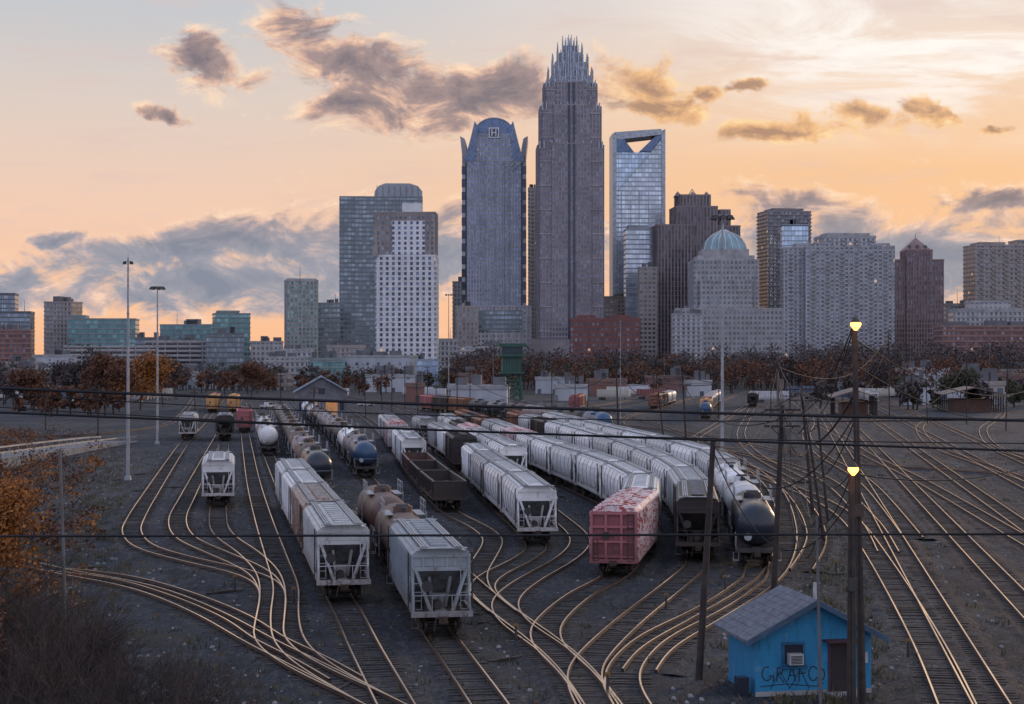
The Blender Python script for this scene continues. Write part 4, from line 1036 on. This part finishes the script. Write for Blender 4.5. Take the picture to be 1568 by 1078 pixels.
wire((-34,60,13.85),(34,60,11.7),0.35,0.055); wire((-34,61,12.9),(34,61,10.35),0.15,0.045)
wire((-34,58,8.05),(34,58,8.2),0.02,0.045)
wire((-34,60,14.3),(34,60,12.6),1.4,0.022); wire((-34,60.5,13.6),(34,60.5,11.2),0.9,0.02)
def P3(px,py,Z): return (X_(px,Z),Z,Z_(py,Z))
for a,b,sg in [((700,565,400),(845,565,400),1.5),((845,565,400),(948,548,300),1.5),((948,548,270),(1052,575,240),1.2),((1052,575,240),(1192,556,180),1.5),((1192,556,178),(1226,590,155),1),
  ((600,565,400),(700,565,400),1.5),((1192,562,178),(1360,510,420),5),((1198,625,104),(1306,500,69),1.6),((1226,590,155),(1198,628,104),2.2),((1226,595,155),(1306,505,69),3),((1198,640,104),(1250,795,70),2.5),
  ((1235,640,132),(1304,720,69),2.5),((1252,640,149),(1198,650,104),2.5),((1190,570,178),(1198,640,104),4.5),((1092,680,75),(1198,625,104),1.0),((1092,680,75),(1306,640,69),2.4),((430,570,420),(600,565,420),2),((300,595,380),(430,570,420),2),
  ((1198,632,104),(1304,722,69),4.2),((1092,690,75),(1304,760,69),3.2),((1198,660,104),(1256,800,70),4.0),((1226,610,155),(1250,800,70),3.5),((943,552,270),(1190,560,180),3.0),((1045,585,240),(1198,640,104),2.5),
  ((1310,520,69),(1640,560,120),2.2),((1310,560,69),(1640,620,110),1.6),((1304,725,69),(1640,690,90),0.8),((845,570,400),(1045,580,240),2),((1190,600,178),(1252,650,149),2.2),((1198,628,104),(1480,552,380),5),((1360,515,420),(1480,555,380),3),
  ((943,565,270),(845,575,400),3),((1008,604,240),(943,560,270),2.0),((1190,575,178),(1235,645,132),3.0),((1092,684,75),(1190,562,178),3.0),((1190,565,178),(1310,600,69),4.5),((1198,645,104),(1310,640,69),3.0),((1226,600,155),(1360,520,420),6),((1008,610,240),(1226,600,155),3),((700,572,400),(1008,610,240),4)]:
    wire(P3(*a),P3(*b),sg,0.028 if a[2]<160 else 0.055)
LAMP=simple('lamp_lit',(1,0.5,0.15),0.4,emis=(1.0,0.38,0.08),estr=4.5)
def lamppole(px,yb,yt,toppx,r):
    x,Z=gp(px,yb); h=Z_(yt,Z); tx=X_(toppx,Z)-x; mb=MB()
    mb.tube((0,0,0),(tx,0,h),r,r*.65,10,0)
    mb.tube((tx,0,h-.1),(tx-.05,-.45,h+.05),.04,.04,6,1)
    c=(tx-.05,-.55,h-.1)
    mb.tube((c[0],c[1],c[2]+.05),(c[0],c[1],c[2]+.25),.22,.08,10,1)
    rr=(.20,.22,.19,.12,.05)
    for k in range(4):
        z=c[2]+.04-.08*(k+1); mb.tube((c[0],c[1],z),(c[0],c[1],z+.08),rr[k+1],rr[k],12,2)
    for k in range(8): mb.tube((tx*.3-.2,-.12,3+k*.4),(tx*.3+.2,-.12,3+k*.4),.02,.02,4,1)
    mb.box(tx*.5-.15,tx*.5+.15,-.35,-.15,h*.5,h*.5+.5,1)
    mb.tube((tx*.7,-r-.03,0.5),(tx*.9,-r-.0,h*.8),.03,.03,5,1)
    o=mb.obj('street_lamp',[WOOD,BLK,LAMP],(x,Z,0))
    l=bpy.data.lights.new('lamp_light','POINT'); l.energy=25; l.color=(1,.5,.18); l.shadow_soft_size=.2
    lo=bpy.data.objects.new('lamp_light',l); col.objects.link(lo); lo.parent=o; lo.location=(c[0],c[1]-.6,c[2]-.5)
lamppole(1320,1088,492,1308,.17); lamppole(1303,1095,712,1304,.2)
def switchstand(x,y):
    mb=MB(); mb.box(-.5,.5,-.12,.12,0.02,.14,0); mb.tube((0,0,.1),(0,0,.9),.08,.05,6,0); mb.box(-.12,.12,-.01,.01,.8,1.0,1); mb.tube((0,0,.5),(.55,0,.25),.025,.025,4,0)
    mb.obj('switch_stand',[BLK,simple('target_paint',(.22,.12,.04),.6)],(x,y,0))
for px,py in [(360,905),(450,925),(700,930),(790,985),(1020,935),(1110,905),(930,1065),(640,835),(1280,880),(1390,1010)]:
    x,y=gp(px,py); switchstand(x,y)
# raised concrete road with guard rail at the left edge
def ramp():
    a=Vector((*gp(-160,742),0)); b=Vector((*gp(182,676),0)); d=(b-a).normalized(); nr=Vector((-d.y,d.x,0)); L=(b-a).length; mb=MB()
    N=24
    hs=[1.6*(1-(k/N))**.7+.12 for k in range(N+1)]
    vs=[]
    for k in range(N+1):
        p=a+d*(L*k/N)
        for o,z in((-3.4,0),(-3.3,hs[k]),(-3.0,hs[k]),(3.0,hs[k]),(3.3,hs[k]),(3.4,0)): q=p+nr*o; vs.append((q.x,q.y,z))
    for j in range(5): mb.add(vs,[(k*6+j,k*6+j+1,(k+1)*6+j+1,(k+1)*6+j) for k in range(N)],0 if j!=2 else 1)
    for k in range(N):
        for o in(-3.15,3.15):
            p=a+d*(L*k/N)+nr*o; q=a+d*(L*(k+1)/N)+nr*o
            mb.tube((p.x,p.y,hs[k]),(p.x,p.y,hs[k]+.8),.05,.05,5,2); mb.beam((p.x,p.y,hs[k]+.7),(q.x,q.y,hs[k+1]+.7),.06,.25,2)
    mb.obj('access_road_ramp',[simple('ramp_concrete',(.24,.24,.25),.85,nscale=.3),simple('ramp_surface',(.17,.175,.19),.9,nscale=.3),GALV])
ramp()
# ------------------------------------------------------------------ huts, towers
def paintwall(name,c):
    m,n,b=newmat(name)
    tc=n.new('ShaderNodeTexCoord').outputs['Object']
    s=n.noise(n.mapping(tc,scale=(2,2,.4)),2,6,.65); s2=n.noise(tc,1.2,5,.6)
    c1=n.mix(n.ss(s,.5,.75),c4(c),c4(tuple(q*.5 for q in c)))
    c1=n.mix(n.m('MULTIPLY',n.ss(s2,.55,.7),.35),c1,(.25,.36,.42,1))
    br=n.new('ShaderNodeTexBrick'); 
    mp=n.mapping(tc,rot=(math.pi/2,0,0)); n.nt.links.new(mp,br.inputs[0]); br.inputs['Scale'].default_value=2.5
    br.inputs['Mortar Size'].default_value=0.015
    c1=n.mix(n.m('MULTIPLY',br.outputs['Fac'],.45),c1,(0.01,0.06,0.12,1))
    n.set(b.inputs['Base Color'],c1); b.inputs['Roughness'].default_value=.7
    bp=n.new('ShaderNodeBump'); bp.inputs['Strength'].default_value=.25; bp.inputs['Distance'].default_value=.02
    n.set(bp.inputs['Height'],br.outputs['Fac']); n.set(b.inputs['Normal'],bp.outputs[0])
    return m
def hut():
    mb=MB(); w=2.55; d=1.9; h=2.65; pk=4.0
    mb.box(-w,w,-d,d,0,h,0)
    mb.prism_y([(-w,h+.001),(w,h+.001),(0,pk-.1)],-d+.01,d-.01,0)
    o=.55
    for s in(-1,1):
        sl_=(pk-h)/w; xe=s*(w+o); ze=h-o*sl_
        mb.prism_y([(0,pk+.08),(xe,ze+.08),(xe,ze-.04),(0,pk-.04)],-d-.5,d+.5,1)
        mb.prism_y([(0,pk+.06),(xe*1.005,ze+.06),(xe*1.005,ze-.18),(0,pk-.18)],-d-.55,-d-.502,2)
        for k in range(9): 
            t=(k+1)/10; mb.box(min(xe*t,xe*t+.03),max(xe*t,xe*t+.03),-d-.5,d+.5,pk+(ze-pk)*t+.08,pk+(ze-pk)*t+.10,1)
    mb.box(-1.4,-.4,-d-.07,-d-.003,1.25,2.25,3); mb.box(-1.3,-.5,-d-.09,-d-.072,1.35,2.15,4)
    mb.box(-1.2,-.6,-d-.45,-d-.092,1.35,1.8,5)
    for k in range(6): mb.box(-1.15,-.65,-d-.47,-d-.452,1.4+k*.06,1.43+k*.06,4)
    mb.box(-1.5,-.3,-d-.14,-d-.004,1.15,1.24,3)
    mb.box(.65,1.75,-d-.06,-d-.003,0,2.2,6); mb.box(.75,1.65,-d-.08,-d-.062,.05,2.1,7)
    mb.box(.4,2.0,-d-.6,-d-.005,2.25,2.33,6)
    mb.box(.5,1.9,-d-.9,-d-.08,0,.12,8)
    mb.box(-w-.01,w+.01,-d-.02,-d-.001,0,.2,8)
    mb.box(2.05,2.35,-d-.15,-d-.003,1.3,1.75,5); mb.tube((2.2,-d-.06,1.75),(2.2,-d-.06,2.9),.03,.03,6,5)
    mb.box(-3.3,-2.8,-d+.1,-d+.6,0,.8,4)
    mb.tube((.9,.4,3.4),(.9,.4,4.4),.09,.09,8,5)
    rr=random.Random(4); y=[-d-.006]
    def stroke(pts,wd=.045):
        for a,b in zip(pts[:-1],pts[1:]):
            dx,dz=b[0]-a[0],b[1]-a[1]; L=math.hypot(dx,dz) or 1; nx,nz=-dz/L*wd/2,dx/L*wd/2
            y[0]-=.00012
            mb.add([(a[0]+nx,y[0],a[1]+nz),(a[0]-nx,y[0],a[1]-nz),(b[0]-nx,y[0],b[1]-nz),(b[0]+nx,y[0],b[1]+nz)],[(0,1,2,3)],9)
    def arc(cx,cz,r,a0,sp,ry=1.3): stroke([(cx+r*math.cos(a0+sp*t/14),cz+r*ry*math.sin(a0+sp*t/14)) for t in range(15)])
    arc(-2.05,.95,.22,1.2,4.6); stroke([(-1.95,.85),(-1.75,.85),(-1.78,.62)])
    stroke([(-1.62,.6),(-1.6,1.2),(-1.35,1.15),(-1.4,.95),(-1.58,.9),(-1.3,.55)])
    stroke([(-1.15,.6),(-.95,1.25),(-.8,.6)]); stroke([(-1.08,.85),(-.82,.85)])
    stroke([(-.65,.55),(-.62,1.2),(-.3,1.25)]); stroke([(-.62,.9),(-.35,.95)])
    arc(-.02,.9,.2,.6,5.2,1.5); arc(.3,.85,.18,1.5,-3.2,1.4)
    stroke([(-2.35,.42),(-1.2,.5),(.1,.36),(.45,.5)],.035); stroke([(-1.9,.3),(-1.5,1.05),(-1.05,.3),(-.6,1.1),(-.2,.28)],.03)
    x=X_(1222,73.5)
    mb.obj('blue_block_hut',[paintwall('blue_paint_wall',(0.02,0.22,0.42)),simple('shingle_roof',(0.10,0.11,0.14),.85,nscale=3,bump=.4,c2=(.17,.18,.21)),
      simple('fascia_blue',(0.05,0.10,0.17),.6),simple('window_frame_blue',(0.015,0.12,0.24),.6),DKG,simple('ac_white',(.5,.51,.5),.5),
      simple('door_frame_maroon',(0.08,0.03,0.04),.6),simple('door_dark',(0.025,0.015,0.02),.6),CONC,simple('spray_paint_black',(.008,.01,.02),.5)],(x,73.5,0),math.radians(10))
hut()
def shed():
    mb=MB(); w=6.4;d=9;h=6.6;pk=10.2
    mb.box(-w,w,-d,d,0,h,0); mb.prism_y([(-w,h+.001),(w,h+.001),(0,pk)],-d+.01,d-.01,0)
    for s in(-1,1): mb.prism_y([(0,pk+.4),(s*(w+.8),h-.1),(s*(w+.8),h-.4),(0,pk+.05)],-d-.8,d+.8,1)
    mb.box(-4,-1,-d-.1,-d-.01,0,4.2,2); mb.box(1,4,-d-.1,-d-.01,0,4.2,2); mb.box(-.8,.8,-d-.1,-d-.01,6,7.5,3)
    mb.box(-5.6,-4.6,-d-.1,-d-.01,2,4,3); mb.box(4.6,5.6,-d-.1,-d-.01,2,4,3)
    x,y=gp(486,640); mb.obj('engine_shed',[simple('shed_brick',(.16,.16,.18),.8,nscale=.5),simple('shed_roof',(.22,.28,.36),.6,nscale=.4),simple('shed_door_lit',(.5,.22,.08),.6,emis=(1,.45,.15),estr=.2),DKG],(x,y+9,0),.12)
shed()
def greentower():
    x,Z=gp(783,614); z=lambda py:Z_(py,Z); mb=MB()
    for sx in(-1,1):
        for sy in(-1,1): mb.beam((sx*3.6,sy*3.6,0),(sx*3.0,sy*3.0,z(572)),.6,.6,0)
    for k in range(4):
        z0=z(572)*k/4;z1=z(572)*(k+1)/4
        for sy in(-1,1):
            mb.beam((-3.4,sy*3.4,z0),(3.2,sy*3.2,z1),.3,.3,0); mb.beam((3.4,sy*3.4,z0),(-3.2,sy*3.2,z1),.3,.3,0)
            mb.beam((-3.3,sy*3.3,z1),(3.3,sy*3.3,z1),.35,.35,0); mb.beam((sy*3.3,-3.3,z1),(sy*3.3,3.3,z1),.35,.35,0)
    mb.box(-4.4,4.4,-4.4,4.4,z(572),z(570),0)
    mb.box(-3.4,3.4,-3.4,3.4,z(570),z(546),0); mb.box(-4.8,4.8,-4.8,4.8,z(546),z(543),0)
    for k in range(-3,4): mb.box(k-.1,k+.1,-3.5,-3.405,z(570),z(546),1)
    mb.box(-3.8,3.8,-3.8,3.8,z(543),z(531),1); mb.box(-5.0,5.0,-5.0,5.0,z(531),z(526),0)
    for k in range(-3,4): mb.box(k*1.1-.14,k*1.1+.14,-3.95,-3.81,z(543),z(531),0)
    for k in range(-4,5): mb.tube((k*1.15,-4.7,z(543)),(k*1.15,-4.7,z(539)),.06,.06,4,0)
    mb.tube((-4.7,-4.7,z(539)),(4.7,-4.7,z(539)),.08,.08,4,0); mb.tube((0,0,z(526)),(0,0,z(518)),.1,.05,5,0)
    mb.obj('green_yard_tower',[simple('green_steel',(.02,.10,.072),.6,nscale=.4,c2=(.03,.07,.05)),DKG],(x,Z,0),.1)
greentower()
def openshed(px,py,w,d,h,name='open_freight_shed'):
    x,y=gp(px,py); mb=MB()
    for i in range(6):
        for s in(-1,1): mb.box(s*(w-.3)-.15,s*(w-.3)+.15,-d+i*2*d/5-.15,-d+i*2*d/5+.15,0,h,0)
    for s in(-1,1): mb.prism_y([(0,h+2.1),(s*(w+.8),h+.1),(s*(w+.8),h-.1),(0,h+1.8)],-d-.6,d+.6,1)
    mb.box(-w*.6,w*.6,-d*.6,d,0,h*.7,2)
    mb.obj(name,[WOOD,simple('rusty_roof',(.15,.11,.10),.7,nscale=.3),simple('shed_wall',(.15,.08,.06),.8)],(x,y+d,0),-.16)
openshed(1328,640,5.5,18,5); openshed(1505,632,8,14,5)
def trailer(px,py,c,rot):
    x,y=gp(px,py); mb=MB()
    mb.box(-6.2,6.2,-1.25,1.25,1.2,3.9,0); mb.box(-6.25,6.25,-1.28,1.28,1.05,1.2,1)
    for i in range(13): mb.box(-6+i*1-.04,-6+i*1+.04,-1.29,-1.252,1.22,3.85,1)
    for q in(-5,-3.9): 
        for s in(-1.1,1.1): mb.tube((q,s-.15,.5),(q,s+.15,.5),.5,.5,10,2)
    mb.box(4,4.2,-.9,.9,0,1.1,1)
    mb.obj('semi_trailer',[carpaint('trailer_paint',c,.15),GRATE,BLK],(x,y,0),rot)
for i in range(44):
    px=R.choice([R.uniform(0,280),R.uniform(1380,1560),R.uniform(1380,1560),R.uniform(850,1000),R.uniform(450,760),R.uniform(1180,1560)]); py=R.uniform(590,617)
    trailer(px,py,R.choice([(.6,.6,.62),(.5,.5,.55),(.4,.42,.46),(.22,.06,.05),(.08,.14,.26),(.5,.47,.4)]),R.uniform(-.4,.4))
def pickup(px,py,c,rot):
    x,y=gp(px,py); mb=MB()
    mb.prism_y([(-2.6,.45),(2.6,.45),(2.65,.95),(1.5,1.08),(.95,1.75),(-.55,1.8),(-.75,1.1),(-2.6,1.1)],-.92,.92,0)
    mb.prism_y([(1.42,1.1),(.95,1.66),(-.45,1.7),(-.6,1.12)],-.93,.93,1)
    mb.box(-2.5,-.85,-.8,.8,1.08,1.12,2)
    for q in(-1.7,1.7):
        for s in(-.8,.8): mb.tube((q,s-.13,.38),(q,s+.13,.38),.38,.38,12,2)
    mb.obj('pickup_truck',[simple('vehicle_paint',c,.3,nscale=.5,amt=.1),DKG,BLK],(x,y,0),rot)
for px,py,c,r in [(1440,606,(.6,.6,.62),.2),(1410,612,(.1,.15,.25),.1),(410,625,(.6,.6,.6),1),(560,622,(.5,.5,.5),.5),(1500,616,(.5,.5,.5),.3),(110,622,(.4,.4,.4),.2),(40,626,(.2,.2,.22),.1)]:
    pickup(px,py,c,r)
